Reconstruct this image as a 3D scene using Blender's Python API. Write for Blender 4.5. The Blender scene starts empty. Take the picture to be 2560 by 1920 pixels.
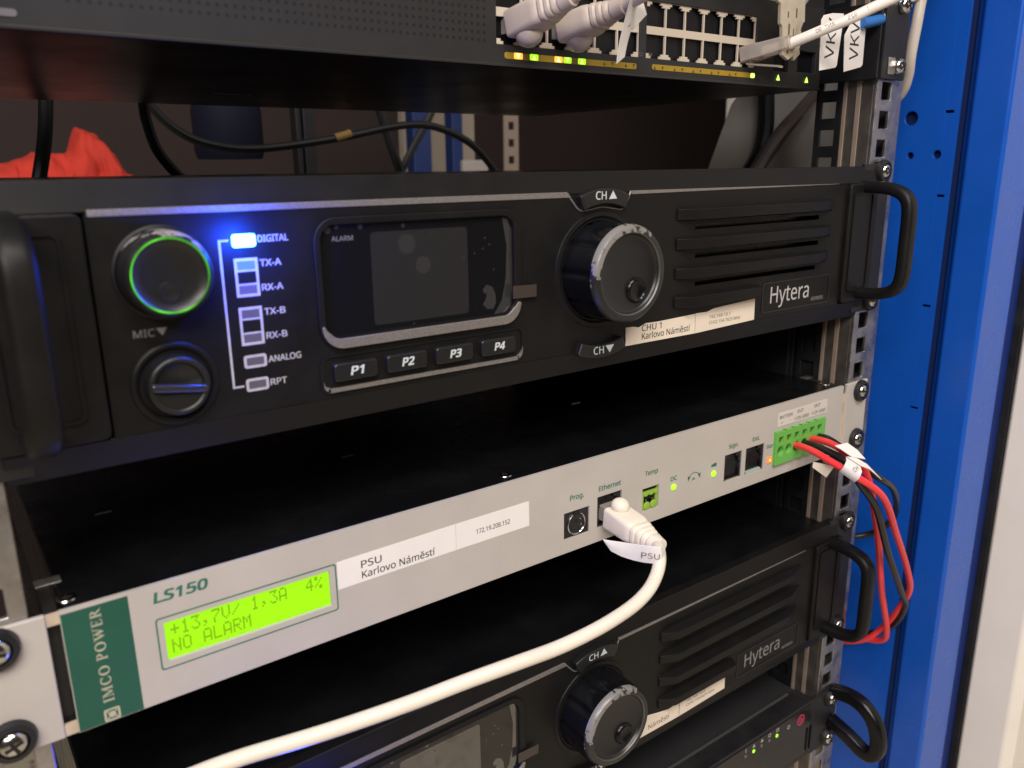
import bpy, math, random
from mathutils import Vector, Matrix, noise
random.seed(7)
MM = 0.001
S = bpy.context.scene
COL = S.collection
PI = math.pi

# ------------------------------------------------------------------ camera
cam_d = bpy.data.cameras.new("camera")
cam = bpy.data.objects.new("camera", cam_d)
COL.objects.link(cam)
cam_d.sensor_width = 36.0
cam_d.lens = 28.44
cam_d.clip_start = 0.01
cam_d.clip_end = 50
cam_d.dof.use_dof = True
cam_d.dof.focus_distance = 0.40
cam_d.dof.aperture_fstop = 12.5
_r = (0.80387883, -0.59467388, -0.01190803)
_f = (0.57202428, 0.77843751, -0.25850198)
_u = (0.16299403, 0.20099259, 0.96593733)
cam.matrix_world = Matrix(((_r[0], _u[0], -_f[0], -233.559 * MM), (_r[1], _u[1], -_f[1], -265.3 * MM),
                           (_r[2], _u[2], -_f[2], 176.018 * MM), (0, 0, 0, 1)))
S.camera = cam

# ------------------------------------------------------------------ world, lamps, exposure
W = bpy.data.worlds.new("World")
S.world = W
W.use_nodes = True
bg = W.node_tree.nodes["Background"]
bg.inputs[0].default_value = (1.0, 0.90, 0.80, 1)
bg.inputs[1].default_value = 0.035


def area(name, loc, target, sx, sy, power, color):
    d = bpy.data.lights.new(name, 'AREA')
    d.shape = 'RECTANGLE'
    d.size, d.size_y, d.energy, d.color = sx, sy, power, color
    o = bpy.data.objects.new(name, d)
    COL.objects.link(o)
    o.location = loc
    o.rotation_euler = (Vector(target) - Vector(loc)).to_track_quat('-Z', 'Y').to_euler()
    return o


area("ceiling_lamp", (-1.0, -1.15, 1.05), (0.15, 0, 0), 1.2, 0.35, 27.5, (1.0, 0.935, 0.87))
area("floor_fill_lamp", (-0.3, -1.15, 1.75), (0.0, -0.7, -0.75), 1.2, 0.3, 36.0, (1.0, 0.93, 0.86))  # added fill from above, mainly to brighten the floor mirrored in a display
area("rear_fill_lamp", (-0.5, 1.15, 1.0), (0.2, 0.5, 0.15), 0.5, 0.2, 0.5, (1.0, 0.86, 0.72))  # added fill brightening the background behind the rack
S.view_settings.view_transform = 'Standard'
S.view_settings.look = 'None'
S.view_settings.exposure = 0.0
S.view_settings.gamma = 1.0
S.view_settings.use_curve_mapping = False
S.cycles.max_bounces = 8
S.cycles.use_denoising = True

# ------------------------------------------------------------------ materials
MATS = {}


def mat(name, col, rough=0.5, metal=0.0, var=0.0, vscale=120.0, bump=0.0, bscale=1500.0, emit=None, estr=0.0,
        trans=0.0, alpha=1.0, coat=0.0, spec=0.5, rvar=0.0, sss=0.0, ior=1.5):
    if name in MATS:
        return MATS[name]
    m = bpy.data.materials.new(name)
    m.use_nodes = True
    nt = m.node_tree
    p = nt.nodes["Principled BSDF"]
    p.inputs["Base Color"].default_value = (*col, 1)
    p.inputs["Roughness"].default_value = rough
    p.inputs["Metallic"].default_value = metal
    p.inputs["Specular IOR Level"].default_value = spec
    p.inputs["Coat Weight"].default_value = coat
    p.inputs["IOR"].default_value = ior
    p.inputs["Transmission Weight"].default_value = trans
    p.inputs["Alpha"].default_value = alpha
    if sss:
        p.inputs["Subsurface Weight"].default_value = sss
        p.inputs["Subsurface Radius"].default_value = (0.002, 0.0015, 0.001)
        p.inputs["Subsurface Scale"].default_value = 1.0
    if emit:
        p.inputs["Emission Color"].default_value = (*emit, 1)
        p.inputs["Emission Strength"].default_value = estr
    tc = nt.nodes.new("ShaderNodeTexCoord")
    if var or rvar:
        n = nt.nodes.new("ShaderNodeTexNoise")
        n.inputs["Scale"].default_value = vscale
        n.inputs["Detail"].default_value = 6
        n.inputs["Roughness"].default_value = 0.6
        nt.links.new(tc.outputs["Object"], n.inputs["Vector"])
        if var:
            mp = nt.nodes.new("ShaderNodeMapRange")
            mp.inputs[1].default_value, mp.inputs[2].default_value = 0.3, 0.7
            mp.inputs[3].default_value, mp.inputs[4].default_value = 1 - var, 1 + var
            nt.links.new(n.outputs["Fac"], mp.inputs[0])
            mx = nt.nodes.new("ShaderNodeVectorMath")
            mx.operation = 'SCALE'
            mx.inputs[0].default_value = col
            nt.links.new(mp.outputs[0], mx.inputs["Scale"])
            nt.links.new(mx.outputs[0], p.inputs["Base Color"])
        if rvar:
            mr = nt.nodes.new("ShaderNodeMapRange")
            mr.inputs[1].default_value, mr.inputs[2].default_value = 0.3, 0.7
            mr.inputs[3].default_value, mr.inputs[4].default_value = max(0.02, rough - rvar), min(1, rough + rvar)
            nt.links.new(n.outputs["Fac"], mr.inputs[0])
            nt.links.new(mr.outputs[0], p.inputs["Roughness"])
    if bump:
        n2 = nt.nodes.new("ShaderNodeTexNoise")
        n2.inputs["Scale"].default_value = bscale
        n2.inputs["Detail"].default_value = 3
        nt.links.new(tc.outputs["Object"], n2.inputs["Vector"])
        b = nt.nodes.new("ShaderNodeBump")
        b.inputs["Strength"].default_value = bump
        b.inputs["Distance"].default_value = 0.0002
        nt.links.new(n2.outputs["Fac"], b.inputs["Height"])
        nt.links.new(b.outputs[0], p.inputs["Normal"])
    MATS[name] = m
    return m


def worn(name, base, metalcol, thr, bias, scale=260.0, rough=0.3):
    """black paint chipped down to bright metal; bias = direction in the part's box where the wear sits"""
    m = mat(name, base, rough, 0.0, bump=0.15)
    nt = m.node_tree
    p = nt.nodes["Principled BSDF"]
    tc = nt.nodes.new("ShaderNodeTexCoord")
    n = nt.nodes.new("ShaderNodeTexNoise")
    n.inputs["Scale"].default_value = scale
    n.inputs["Detail"].default_value = 5
    n.inputs["Roughness"].default_value = 0.65
    nt.links.new(tc.outputs["Object"], n.inputs["Vector"])
    d = nt.nodes.new("ShaderNodeVectorMath")
    d.operation = 'DOT_PRODUCT'
    d.inputs[1].default_value = bias
    nt.links.new(tc.outputs["Generated"], d.inputs[0])
    a = nt.nodes.new("ShaderNodeMath")
    a.operation = 'ADD'
    nt.links.new(n.outputs["Fac"], a.inputs[0])
    nt.links.new(d.outputs["Value"], a.inputs[1])
    g = nt.nodes.new("ShaderNodeMapRange")
    g.inputs[1].default_value, g.inputs[2].default_value = thr, thr + 0.02
    nt.links.new(a.outputs[0], g.inputs[0])
    mx = nt.nodes.new("ShaderNodeMix")
    mx.data_type = 'RGBA'
    mx.inputs[6].default_value = (*base, 1)
    mx.inputs[7].default_value = (*metalcol, 1)
    nt.links.new(g.outputs[0], mx.inputs[0])
    nt.links.new(mx.outputs[2], p.inputs["Base Color"])
    return m


def sparkle(name, col, rough=0.42, metal=0.75):
    m = mat(name, col, rough, metal)
    nt = m.node_tree
    p = nt.nodes["Principled BSDF"]
    tc = nt.nodes.new("ShaderNodeTexCoord")
    v = nt.nodes.new("ShaderNodeTexVoronoi")
    v.inputs["Scale"].default_value = 2600
    nt.links.new(tc.outputs["Object"], v.inputs["Vector"])
    mp = nt.nodes.new("ShaderNodeMapRange")
    mp.inputs[3].default_value, mp.inputs[4].default_value = 0.75, 1.3
    nt.links.new(v.outputs["Color"], mp.inputs[0])
    mx = nt.nodes.new("ShaderNodeVectorMath")
    mx.operation = 'SCALE'
    mx.inputs[0].default_value = col
    nt.links.new(mp.outputs[0], mx.inputs["Scale"])
    nt.links.new(mx.outputs[0], p.inputs["Base Color"])
    return m


BLK = mat("black_moulded_plastic", (0.0068, 0.0063, 0.0063), 0.46, var=0.12, vscale=60, bump=0.2, bscale=2600, rvar=0.07, spec=0.24)
BLK2 = mat("black_button_plastic", (0.010, 0.010, 0.0105), 0.36, bump=0.12, bscale=2600)
BLKG = mat("black_gloss_paint", (0.0045, 0.0045, 0.0055), 0.27, var=0.2, vscale=40, rvar=0.12, spec=0.34)
BLKM = mat("black_powder_coat", (0.011, 0.011, 0.012), 0.45, var=0.2, vscale=50, bump=0.2, rvar=0.1)
VOID = mat("unlit_cavity_plastic", (0.004, 0.004, 0.004), 0.7)
SILV = sparkle("silver_flake_paint", (0.31, 0.285, 0.27), 0.5)
PRINT = mat("grey_printed_ink", (0.42, 0.41, 0.40), 0.6, var=0.15, vscale=400)
PRINTD = mat("dull_grey_printed_ink", (0.16, 0.15, 0.15), 0.6)
PRINTW = mat("pale_printed_ink", (0.55, 0.60, 0.60), 0.5)
BEIGE = mat("beige_painted_panel", (0.455, 0.418, 0.382), 0.42, var=0.05, vscale=35, bump=0.06, bscale=1800, rvar=0.06)
BEIGE_E = mat("bare_panel_edge", (0.50, 0.40, 0.30), 0.5, var=0.2)
GREENB = mat("green_printed_band", (0.012, 0.085, 0.055), 0.42, var=0.06, vscale=60)
GREENT = mat("green_printed_ink", (0.02, 0.14, 0.10), 0.5)
PAPER = mat("white_label_paper", (0.78, 0.74, 0.71), 0.6, var=0.03, vscale=50)
PAPERC = mat("cream_label_paper", (0.74, 0.64, 0.53), 0.6, var=0.05, vscale=60)
INK = mat("black_label_ink", (0.02, 0.02, 0.025), 0.6)
INKF = mat("faded_label_ink", (0.16, 0.13, 0.12), 0.6)
CREAM = mat("cream_cable_jacket", (0.74, 0.67, 0.57), 0.42, var=0.04, vscale=40, sss=0.15)
BOOT = mat("ivory_cable_boot", (0.76, 0.69, 0.58), 0.4, sss=0.2)
GREYPL = mat("warm_grey_cable_boot", (0.50, 0.42, 0.36), 0.42, var=0.05, sss=0.1)
RED = mat("red_wire_insulation", (0.86, 0.045, 0.055), 0.3, coat=0.2)
BLKW = mat("black_wire_insulation", (0.009, 0.009, 0.010), 0.3)
TGREEN = mat("green_terminal_plastic", (0.13, 0.42, 0.07), 0.4, sss=0.05)
LGREEN = mat("yellow_green_header_plastic", (0.26, 0.42, 0.05), 0.4)
STEEL = mat("galvanised_steel", (0.42, 0.40, 0.39), 0.33, 0.9, var=0.25, vscale=90, rvar=0.12)
CHROME = mat("nickel_plated_steel", (0.62, 0.60, 0.57), 0.18, 1.0)
BLUE = mat("blue_cabinet_paint", (0.006, 0.084, 0.47), 0.28, var=0.04, vscale=30, rvar=0.03)
CREAMW = mat("cream_door_paint", (0.84, 0.78, 0.69), 0.5, var=0.03, vscale=20)
PORT = mat("ivory_port_frame", (0.62, 0.53, 0.42), 0.45)
GLASS = mat("dark_display_glass", (0.006, 0.006, 0.007), 0.06, spec=0.7)
LCDOFF = mat("display_area_behind_film", (0.020, 0.019, 0.0195), 0.09, ior=2.1, coat=1.0)
FILM = mat("trapped_air_under_film", (0.030, 0.029, 0.029), 0.18, ior=2.1, coat=1.0)
LCD = mat("lit_yellow_green_display", (0.03, 0.06, 0.0), 0.35, emit=(0.40, 1.0, 0.0), estr=0.95, var=0.0)
LCDINK = mat("display_pixel", (0.03, 0.07, 0.0), 0.4, emit=(0.18, 0.42, 0.0), estr=0.8)
LEDBLUE = mat("lit_blue_led", (0.2, 0.4, 1), 0.3, emit=(0.10, 0.50, 1.0), estr=14)
LEDGREEN = mat("lit_green_led", (0.2, 0.8, 0.0), 0.3, emit=(0.42, 1.0, 0.02), estr=1.15)
LEDSTAR = mat("lit_green_arrow", (0.4, 1, 0.1), 0.3, emit=(0.55, 1.0, 0.12), estr=2.2)
LEDAMB = mat("lit_amber_led", (1, 0.4, 0.05), 0.3, emit=(1.0, 0.42, 0.05), estr=1.5)
LEDAMB2 = mat("lit_amber_arrow", (1, 0.6, 0.2), 0.3, emit=(1.0, 0.75, 0.35), estr=2.4)
LEDORG = mat("lit_orange_button", (0.9, 0.2, 0.05), 0.4, emit=(1.0, 0.16, 0.03), estr=0.75)
RING = mat("lit_green_ring", (0.1, 0.5, 0.0), 0.3, emit=(0.14, 0.9, 0.01), estr=0.95)
LEDOFF = mat("unlit_led_window", (0.10, 0.085, 0.095), 0.35)
LEDDIM = mat("faintly_lit_blue_window", (0.09, 0.13, 0.35), 0.35, emit=(0.06, 0.22, 0.9), estr=0.45)
YSTRIP = mat("yellow_indicator_strip", (0.36, 0.23, 0.015), 0.4, var=0.08, vscale=150)
CLEAR = mat("clear_plug_plastic", (0.80, 0.72, 0.64), 0.18, trans=0.68, spec=0.5)
BRASS = mat("nickel_silver_key", (0.55, 0.48, 0.37), 0.36, 0.35, var=0.1, vscale=150, bump=0.1)
COPPER = mat("gold_contact", (0.6, 0.26, 0.10), 0.35, 0.8)
BSLV = mat("blue_sleeve", (0.02, 0.14, 0.45), 0.4)
REDCLOTH = mat("red_orange_cloth", (0.50, 0.030, 0.016), 0.85, var=0.15, vscale=30, bump=0.3, bscale=600)
WALLM = mat("brown_grey_wall", (0.036, 0.022, 0.021), 0.8, var=0.08, vscale=4)
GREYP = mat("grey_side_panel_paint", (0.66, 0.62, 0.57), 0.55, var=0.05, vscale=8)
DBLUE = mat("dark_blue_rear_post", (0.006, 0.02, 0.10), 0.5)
YTAPE = mat("yellow_cable_tape", (0.24, 0.14, 0.04), 0.6)
BROWNC = mat("taupe_cable", (0.20, 0.16, 0.13), 0.5)
CABBLK = mat("black_cable_jacket", (0.008, 0.008, 0.010), 0.45)


def floor_mat():
    m = mat("speckled_floor", (0.40, 0.33, 0.24), 0.45)
    nt = m.node_tree
    p = nt.nodes["Principled BSDF"]
    tc = nt.nodes.new("ShaderNodeTexCoord")
    n = nt.nodes.new("ShaderNodeTexNoise")
    n.inputs["Scale"].default_value = 55
    n.inputs["Detail"].default_value = 4
    nt.links.new(tc.outputs["Object"], n.inputs["Vector"])
    r = nt.nodes.new("ShaderNodeValToRGB")
    r.color_ramp.elements[0].position, r.color_ramp.elements[1].position = 0.34, 0.44
    r.color_ramp.elements[0].color = (0.20, 0.16, 0.11, 1)
    r.color_ramp.elements[1].color = (0.62, 0.54, 0.42, 1)
    nt.links.new(n.outputs["Fac"], r.inputs[0])
    nt.links.new(r.outputs[0], p.inputs["Base Color"])
    return m


# ------------------------------------------------------------------ mesh builder (millimetres)
ORI = {}


class B:
    def __init__(s):
        s.v, s.f = [], []

    def add(s, vs, fs):
        o = len(s.v)
        s.v += [tuple(q) for q in vs]
        s.f += [tuple(i + o for i in q) for q in fs]
        return s

    def box(s, x0, x1, y0, y1, z0, z1):
        x0, x1 = min(x0, x1), max(x0, x1)
        y0, y1 = min(y0, y1), max(y0, y1)
        z0, z1 = min(z0, z1), max(z0, z1)
        return s.add([(x0, y0, z0), (x1, y0, z0), (x1, y1, z0), (x0, y1, z0), (x0, y0, z1), (x1, y0, z1), (x1, y1, z1), (x0, y1, z1)],
                     [(0, 3, 2, 1), (4, 5, 6, 7), (0, 1, 5, 4), (1, 2, 6, 5), (2, 3, 7, 6), (3, 0, 4, 7)])

    def prism(s, pts, y0, y1, fn=None):
        """pts (x,z) counter-clockwise seen from the front; y0 front, y1 back"""
        n = len(pts)
        vs = [(x, y0, z) for x, z in pts] + [(x, y1, z) for x, z in pts]
        if fn:
            vs = [fn(*q) for q in vs]
        return s.add(vs, [tuple(range(n)), tuple(range(2 * n - 1, n - 1, -1))] + [(i, n + i, n + (i + 1) % n, (i + 1) % n) for i in range(n)])

    def xprism(s, prof, x0, x1):
        """profile (y,z), extruded along x"""
        n = len(prof)
        vs = [(x0, y, z) for y, z in prof] + [(x1, y, z) for y, z in prof]
        return s.add(vs, [tuple(range(n)), tuple(range(2 * n - 1, n - 1, -1))] + [(i, n + i, n + (i + 1) % n, (i + 1) % n) for i in range(n)])

    def ring(s, outer, inner, y0, y1, closed=True):
        n = len(outer)
        vs = [(x, y0, z) for x, z in outer] + [(x, y0, z) for x, z in inner] + [(x, y1, z) for x, z in outer] + [(x, y1, z) for x, z in inner]
        fs = []
        rng = range(n) if closed else range(n - 1)
        for i in rng:
            j = (i + 1) % n
            fs += [(i, j, n + j, n + i), (2 * n + i, 3 * n + i, 3 * n + j, 2 * n + j), (i, 2 * n + i, 2 * n + j, j), (n + i, n + j, 3 * n + j, 3 * n + i)]
        if not closed:
            e = n - 1
            fs += [(0, n, 3 * n, 2 * n), (e, 2 * n + e, 3 * n + e, n + e)]
        return s.add(vs, fs)

    def lathe(s, prof, c, n=48, axis='-y', rmod=None, cap=True):
        """prof = [(radius, height)] along the axis"""
        vs, fs = [], []
        for k, (r, h) in enumerate(prof):
            for i in range(n):
                t = 2 * PI * i / n
                rr_ = r * (rmod(t, k) if rmod else 1)
                a, b = rr_ * math.cos(t), rr_ * math.sin(t)
                if axis == '-y':
                    vs.append((c[0] + a, c[1] - h, c[2] + b))
                elif axis == 'z':
                    vs.append((c[0] + a, c[1] + b, c[2] + h))
                else:
                    vs.append((c[0] - h, c[1] + a, c[2] + b))
        for k in range(len(prof) - 1):
            for i in range(n):
                j = (i + 1) % n
                fs.append((k * n + i, k * n + j, (k + 1) * n + j, (k + 1) * n + i))
        if cap:
            m = (len(prof) - 1) * n
            fs.append(tuple(range(m, m + n)))
            fs.append(tuple(range(n - 1, -1, -1)))
        return s.add(vs, fs)

    def tube(s, pts, r, n=14, sub=8, cap=True):
        P = spline(pts, sub)
        rs = r if callable(r) else (lambda t: r)
        up = Vector((0.3, 0.2, 1)).normalized()
        vs, fs = [], []
        nP = len(P)
        for k, q in enumerate(P):
            t = (P[min(k + 1, nP - 1)] - P[max(k - 1, 0)]).normalized()
            a = (up - t * up.dot(t)).normalized()
            up = a
            b = t.cross(a)
            rad = rs(k / (nP - 1))
            for i in range(n):
                g = 2 * PI * i / n
                vs.append(q + a * (rad * math.cos(g)) + b * (rad * math.sin(g)))
        for k in range(nP - 1):
            for i in range(n):
                j = (i + 1) % n
                fs.append((k * n + i, k * n + j, (k + 1) * n + j, (k + 1) * n + i))
        if cap:
            fs.append(tuple(range(n - 1, -1, -1)))
            fs.append(tuple(range((nP - 1) * n, nP * n)))
        return s.add(vs, fs)

    def plate(s, a0, a1, b0, b1, t0, t1, holes=(), circ=(), fn=lambda a, b, t: (a, t, b), nseg=16):
        hs = list(holes) + [(x - r, x + r, z - r, z + r) for x, z, r in circ]
        A = sorted({a0, a1, *[h[0] for h in hs], *[h[1] for h in hs]})
        C = sorted({b0, b1, *[h[2] for h in hs], *[h[3] for h in hs]})
        A = [q for q in A if a0 <= q <= a1]
        C = [q for q in C if b0 <= q <= b1]

        def solid(i, j):
            if i < 0 or j < 0 or i >= len(A) - 1 or j >= len(C) - 1:
                return False
            x, z = (A[i] + A[i + 1]) / 2, (C[j] + C[j + 1]) / 2
            return not any(h[0] < x < h[1] and h[2] < z < h[3] for h in hs)
        ids = {}
        vs, fs = [], []

        def V(i, j, k):
            key = (i, j, k)
            if key not in ids:
                ids[key] = len(vs)
                vs.append(fn(A[i], C[j], (t0, t1)[k]))
            return ids[key]
        for i in range(len(A) - 1):
            for j in range(len(C) - 1):
                if not solid(i, j):
                    continue
                fs.append((V(i, j, 0), V(i + 1, j, 0), V(i + 1, j + 1, 0), V(i, j + 1, 0)))
                fs.append((V(i, j, 1), V(i, j + 1, 1), V(i + 1, j + 1, 1), V(i + 1, j, 1)))
                if not solid(i - 1, j):
                    fs.append((V(i, j, 0), V(i, j + 1, 0), V(i, j + 1, 1), V(i, j, 1)))
                if not solid(i + 1, j):
                    fs.append((V(i + 1, j, 0), V(i + 1, j, 1), V(i + 1, j + 1, 1), V(i + 1, j + 1, 0)))
                if not solid(i, j - 1):
                    fs.append((V(i, j, 0), V(i, j, 1), V(i + 1, j, 1), V(i + 1, j, 0)))
                if not solid(i, j + 1):
                    fs.append((V(i, j + 1, 0), V(i + 1, j + 1, 0), V(i + 1, j + 1, 1), V(i, j + 1, 1)))
        s.add(vs, fs)
        for x, z, r in circ:
            vs, fs = [], []
            for k in range(nseg):
                t = 2 * PI * (k + 0.5) / nseg
                c_, s_ = math.cos(t), math.sin(t)
                m = r / max(abs(c_), abs(s_))
                vs += [fn(x + c_ * m, z + s_ * m, t0), fn(x + c_ * r * .97, z + s_ * r * .97, t0), fn(x + c_ * r * .97, z + s_ * r * .97, t1)]
            for k in range(nseg):
                j = (k + 1) % nseg
                fs += [(3 * k, 3 * j, 3 * j + 1, 3 * k + 1), (3 * k + 1, 3 * j + 1, 3 * j + 2, 3 * k + 2)]
            # square corners
            o = len(vs)
            for cx, cz in ((1, 1), (-1, 1), (-1, -1), (1, -1)):
                vs.append(fn(x + cx * r, z + cz * r, t0))
            q = nseg // 4
            for e, k in enumerate((q // 2 - 1, q // 2 - 1 + q, q // 2 - 1 + 2 * q, q // 2 - 1 + 3 * q)):
                j = (k + 1) % nseg
                fs.append((3 * k, o + e, 3 * j))
            s.add(vs, fs)
        return s

    def ribbon(s, pts, wdir, w, t=0.25, sub=6):
        P = spline(pts, sub)
        wd = [Vector(q) for q in (wdir if isinstance(wdir[0], (tuple, list)) else [wdir])]
        vs, fs = [], []
        n = len(P)
        for k, q in enumerate(P):
            f = k / (n - 1) * (len(wd) - 1)
            i = min(int(f), max(len(wd) - 2, 0))
            d = wd[0] if len(wd) == 1 else wd[i].lerp(wd[i + 1], f - i)
            d = d.normalized()
            tg = (P[min(k + 1, n - 1)] - P[max(k - 1, 0)]).normalized()
            nn = tg.cross(d).normalized() * t / 2
            d = d * w / 2
            vs += [q - d - nn, q + d - nn, q + d + nn, q - d + nn]
        for k in range(n - 1):
            for i in range(4):
                j = (i + 1) % 4
                fs.append((4 * k + i, 4 * k + j, 4 * k + 4 + j, 4 * k + 4 + i))
        fs += [(3, 2, 1, 0), (4 * n - 4, 4 * n - 3, 4 * n - 2, 4 * n - 1)]
        return s.add(vs, fs)

    def loft(s, secs):
        """list of closed sections, each the same number of 3-D points"""
        n = len(secs[0])
        vs = [q for sec in secs for q in sec]
        fs = []
        for k in range(len(secs) - 1):
            for i in range(n):
                j = (i + 1) % n
                fs.append((k * n + i, k * n + j, (k + 1) * n + j, (k + 1) * n + i))
        fs.append(tuple(range(n - 1, -1, -1)))
        fs.append(tuple(range((len(secs) - 1) * n, len(secs) * n)))
        return s.add(vs, fs)


def spline(pts, sub):
    P = [Vector(q) for q in pts]
    if len(P) < 3 or sub <= 1:
        return P
    out = []
    for i in range(len(P) - 1):
        p0, p1, p2, p3 = P[max(i - 1, 0)], P[i], P[i + 1], P[min(i + 2, len(P) - 1)]
        for k in range(sub):
            t = k / sub
            out.append(0.5 * ((2 * p1) + (p2 - p0) * t + (2 * p0 - 5 * p1 + 4 * p2 - p3) * t * t + (3 * p1 - p0 - 3 * p2 + p3) * t ** 3))
    out.append(P[-1])
    return out


def rr(x0, x1, z0, z1, r, n=5):
    """rounded rectangle, counter-clockwise from lower left"""
    pts = []
    for cx, cz, a in ((x1 - r, z0 + r, -90), (x1 - r, z1 - r, 0), (x0 + r, z1 - r, 90), (x0 + r, z0 + r, 180)):
        for k in range(n + 1):
            t = math.radians(a + 90 * k / n)
            pts.append((cx + r * math.cos(t), cz + r * math.sin(t)))
    return pts


def sector(cx, cz, r0, r1, a0, a1, n=14):
    o = [(cx + r1 * math.cos(math.radians(a0 + (a1 - a0) * k / n)), cz + r1 * math.sin(math.radians(a0 + (a1 - a0) * k / n))) for k in range(n + 1)]
    i = [(cx + r0 * math.cos(math.radians(a1 + (a0 - a1) * k / n)), cz + r0 * math.sin(math.radians(a1 + (a0 - a1) * k / n))) for k in range(n + 1)]
    return o + i


def obj(name, b, m, parent=None, bevel=0.0, seg=2, angle=35, label=None):
    o3 = ORI.get(parent, Vector((0, 0, 0)))
    me = bpy.data.meshes.new(name)
    me.from_pydata([((x - o3[0]) * MM, (y - o3[1]) * MM, (z - o3[2]) * MM) for x, y, z in b.v], [], b.f)
    me.materials.append(m)
    me.validate()
    import bmesh
    bm = bmesh.new()
    bm.from_mesh(me)
    bmesh.ops.recalc_face_normals(bm, faces=bm.faces)
    bm.to_mesh(me)
    bm.free()
    for p in me.polygons:
        p.use_smooth = True
    me.set_sharp_from_angle(angle=math.radians(angle))
    o = bpy.data.objects.new(name, me)
    COL.objects.link(o)
    if bevel:
        md = o.modifiers.new("bevel", 'BEVEL')
        md.width = bevel * MM
        md.segments = seg
        md.limit_method = 'ANGLE'
        md.angle_limit = math.radians(40)
        md.harden_normals = True
    if parent is not None:
        o.parent = parent
        ORI[o] = o3
    if label:
        o["label"] = label
    return o


def thing(name, label, cat, org=(0, 0, 0), at=None, group=None):
    o = bpy.data.objects.new(name, None)
    o.empty_display_size = 0.01
    COL.objects.link(o)
    o.location = Vector(at if at is not None else org) * MM
    o["label"], o["category"] = label, cat
    if group:
        o["group"] = group
    ORI[o] = Vector(org)
    return o


def tag(o, label, cat, group=None):
    o["label"], o["category"] = label, cat
    if group:
        o["group"] = group
    return o


def struct(o):
    o["kind"] = "structure"
    return o


import os
try:
    SANS = bpy.data.fonts.load(os.path.join(bpy.utils.resource_path('LOCAL'), "datafiles", "fonts", "NotoSansHebrew-Regular.woff2"))
except Exception:
    SANS = None
_FC = {}


def glyphs(s, bold=0.0):
    key = (s, bold)
    if key in _FC:
        return _FC[key]
    c = bpy.data.curves.new("t", 'FONT')
    c.body = s
    c.size = 1.0
    c.resolution_u = 4
    if SANS:
        c.font = SANS
    o = bpy.data.objects.new("t", c)
    COL.objects.link(o)
    dg = bpy.context.evaluated_depsgraph_get()
    me = bpy.data.meshes.new_from_object(o.evaluated_get(dg))
    vs = [tuple(v.co) for v in me.vertices]
    fs = [tuple(p.vertices) for p in me.polygons]
    if bold:
        v0, f0 = vs, fs
        vs, fs = [], []
        for k, (du, dv) in enumerate(((-1, -1), (1, -1), (-1, 1), (1, 1), (0, 0))):
            o_ = len(vs)
            vs += [(x + du * bold, y + dv * bold * .7, 0.002 * k) for x, y, z in v0]
            fs += [tuple(i + o_ for i in f) for f in f0]
    bpy.data.objects.remove(o)
    bpy.data.curves.remove(c)
    bpy.data.meshes.remove(me)
    _FC[key] = (vs, fs)
    return vs, fs


CAPH = max(v[1] for v in glyphs("H")[0])


def text(s, x, z, h, y, m, parent, width=None, slant=0.0, bold=0.008, rot=0.0, name="lettering", place=None):
    """printed line: lower-left corner x,z; cap height h; optional total width; rot in degrees about the corner"""
    vs, fs = glyphs(s, 0.0 if place else bold)
    k = h / CAPH
    x0 = min(v[0] for v in vs)
    x1 = max(v[0] for v in vs)
    kx = width / (x1 - x0) if width else k
    ca, sa = math.cos(math.radians(rot)), math.sin(math.radians(rot))
    b = B()
    out = []
    for v in vs:
        u, w = (v[0] - x0) * kx + v[1] * k * slant, v[1] * k
        u, w = u * ca - w * sa, u * sa + w * ca
        out.append(place(u, w) if place else (x + u, y - v[2], z + w))
    b.add(out, fs)
    return obj(name, b, m, parent)


def copy_tree(root, loc):
    """a copy of a thing with its parts and sub-parts"""
    kids = {}
    for o in COL.objects:
        if o.parent:
            kids.setdefault(o.parent, []).append(o)

    def rec(o, par):
        c = o.copy()
        COL.objects.link(c)
        c.parent = par
        for ch in kids.get(o, []):
            rec(ch, c)
        return c
    c = rec(root, None)
    c.location = Vector(loc) * MM
    return c


def screw(parent, x, y, z, r=4.6, washer=None, rot=0.3, body=None):
    """cross-head machine screw seen from the front, in a cup washer"""
    if washer:
        b = B()
        b.lathe([(washer, 0), (washer, 0.8), (washer - 0.6, 2.6), (r + 0.3, 3.0), (r + 0.2, 1.2)], (x, y, z), 28, cap=False)
        w = obj("cup_washer", b, BLKM, parent)
    b = B()
    prof = [(r, 0.5), (r, 2.2), (r * 0.9, 3.2), (r * 0.66, 4.0), (r * 0.3, 4.4), (0.05, 4.45)]
    b.lathe(prof, (x, y, z), 24)
    sc = obj("screw", b, body or CHROME, parent)
    b = B()
    for a in (rot, rot + PI / 2):
        c_, s_ = math.cos(a), math.sin(a)
        L, w_ = r * 0.62, r * 0.13
        pts = [(x + L * c_ - w_ * s_, z + L * s_ + w_ * c_), (x - L * c_ - w_ * s_, z - L * s_ + w_ * c_),
               (x - L * c_ + w_ * s_, z - L * s_ - w_ * c_), (x + L * c_ + w_ * s_, z + L * s_ - w_ * c_)]
        b.prism(pts, y - 4.52 - 0.02 * (a > rot), y - 3.3)
    obj("cross_slot", b, VOID, sc)
    return sc


# ================================================================== the setting
b = B()
b.add([(-2500, -3500, -750), (2500, -3500, -750), (2500, 2500, -750), (-2500, 2500, -750)], [(0, 1, 2, 3)])
struct(obj("floor", b, floor_mat()))
b = B()
b.box(-1600, 2600, 1500, 1520, -750, 1300)
struct(obj("wall", b, WALLM))

# ---- mounting rails
HOLES = []
for u in range(-6, 7):
    for dz in (6.35, 22.225, 38.1):
        zc = u * 44.45 + dz
        HOLES.append(zc)


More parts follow.
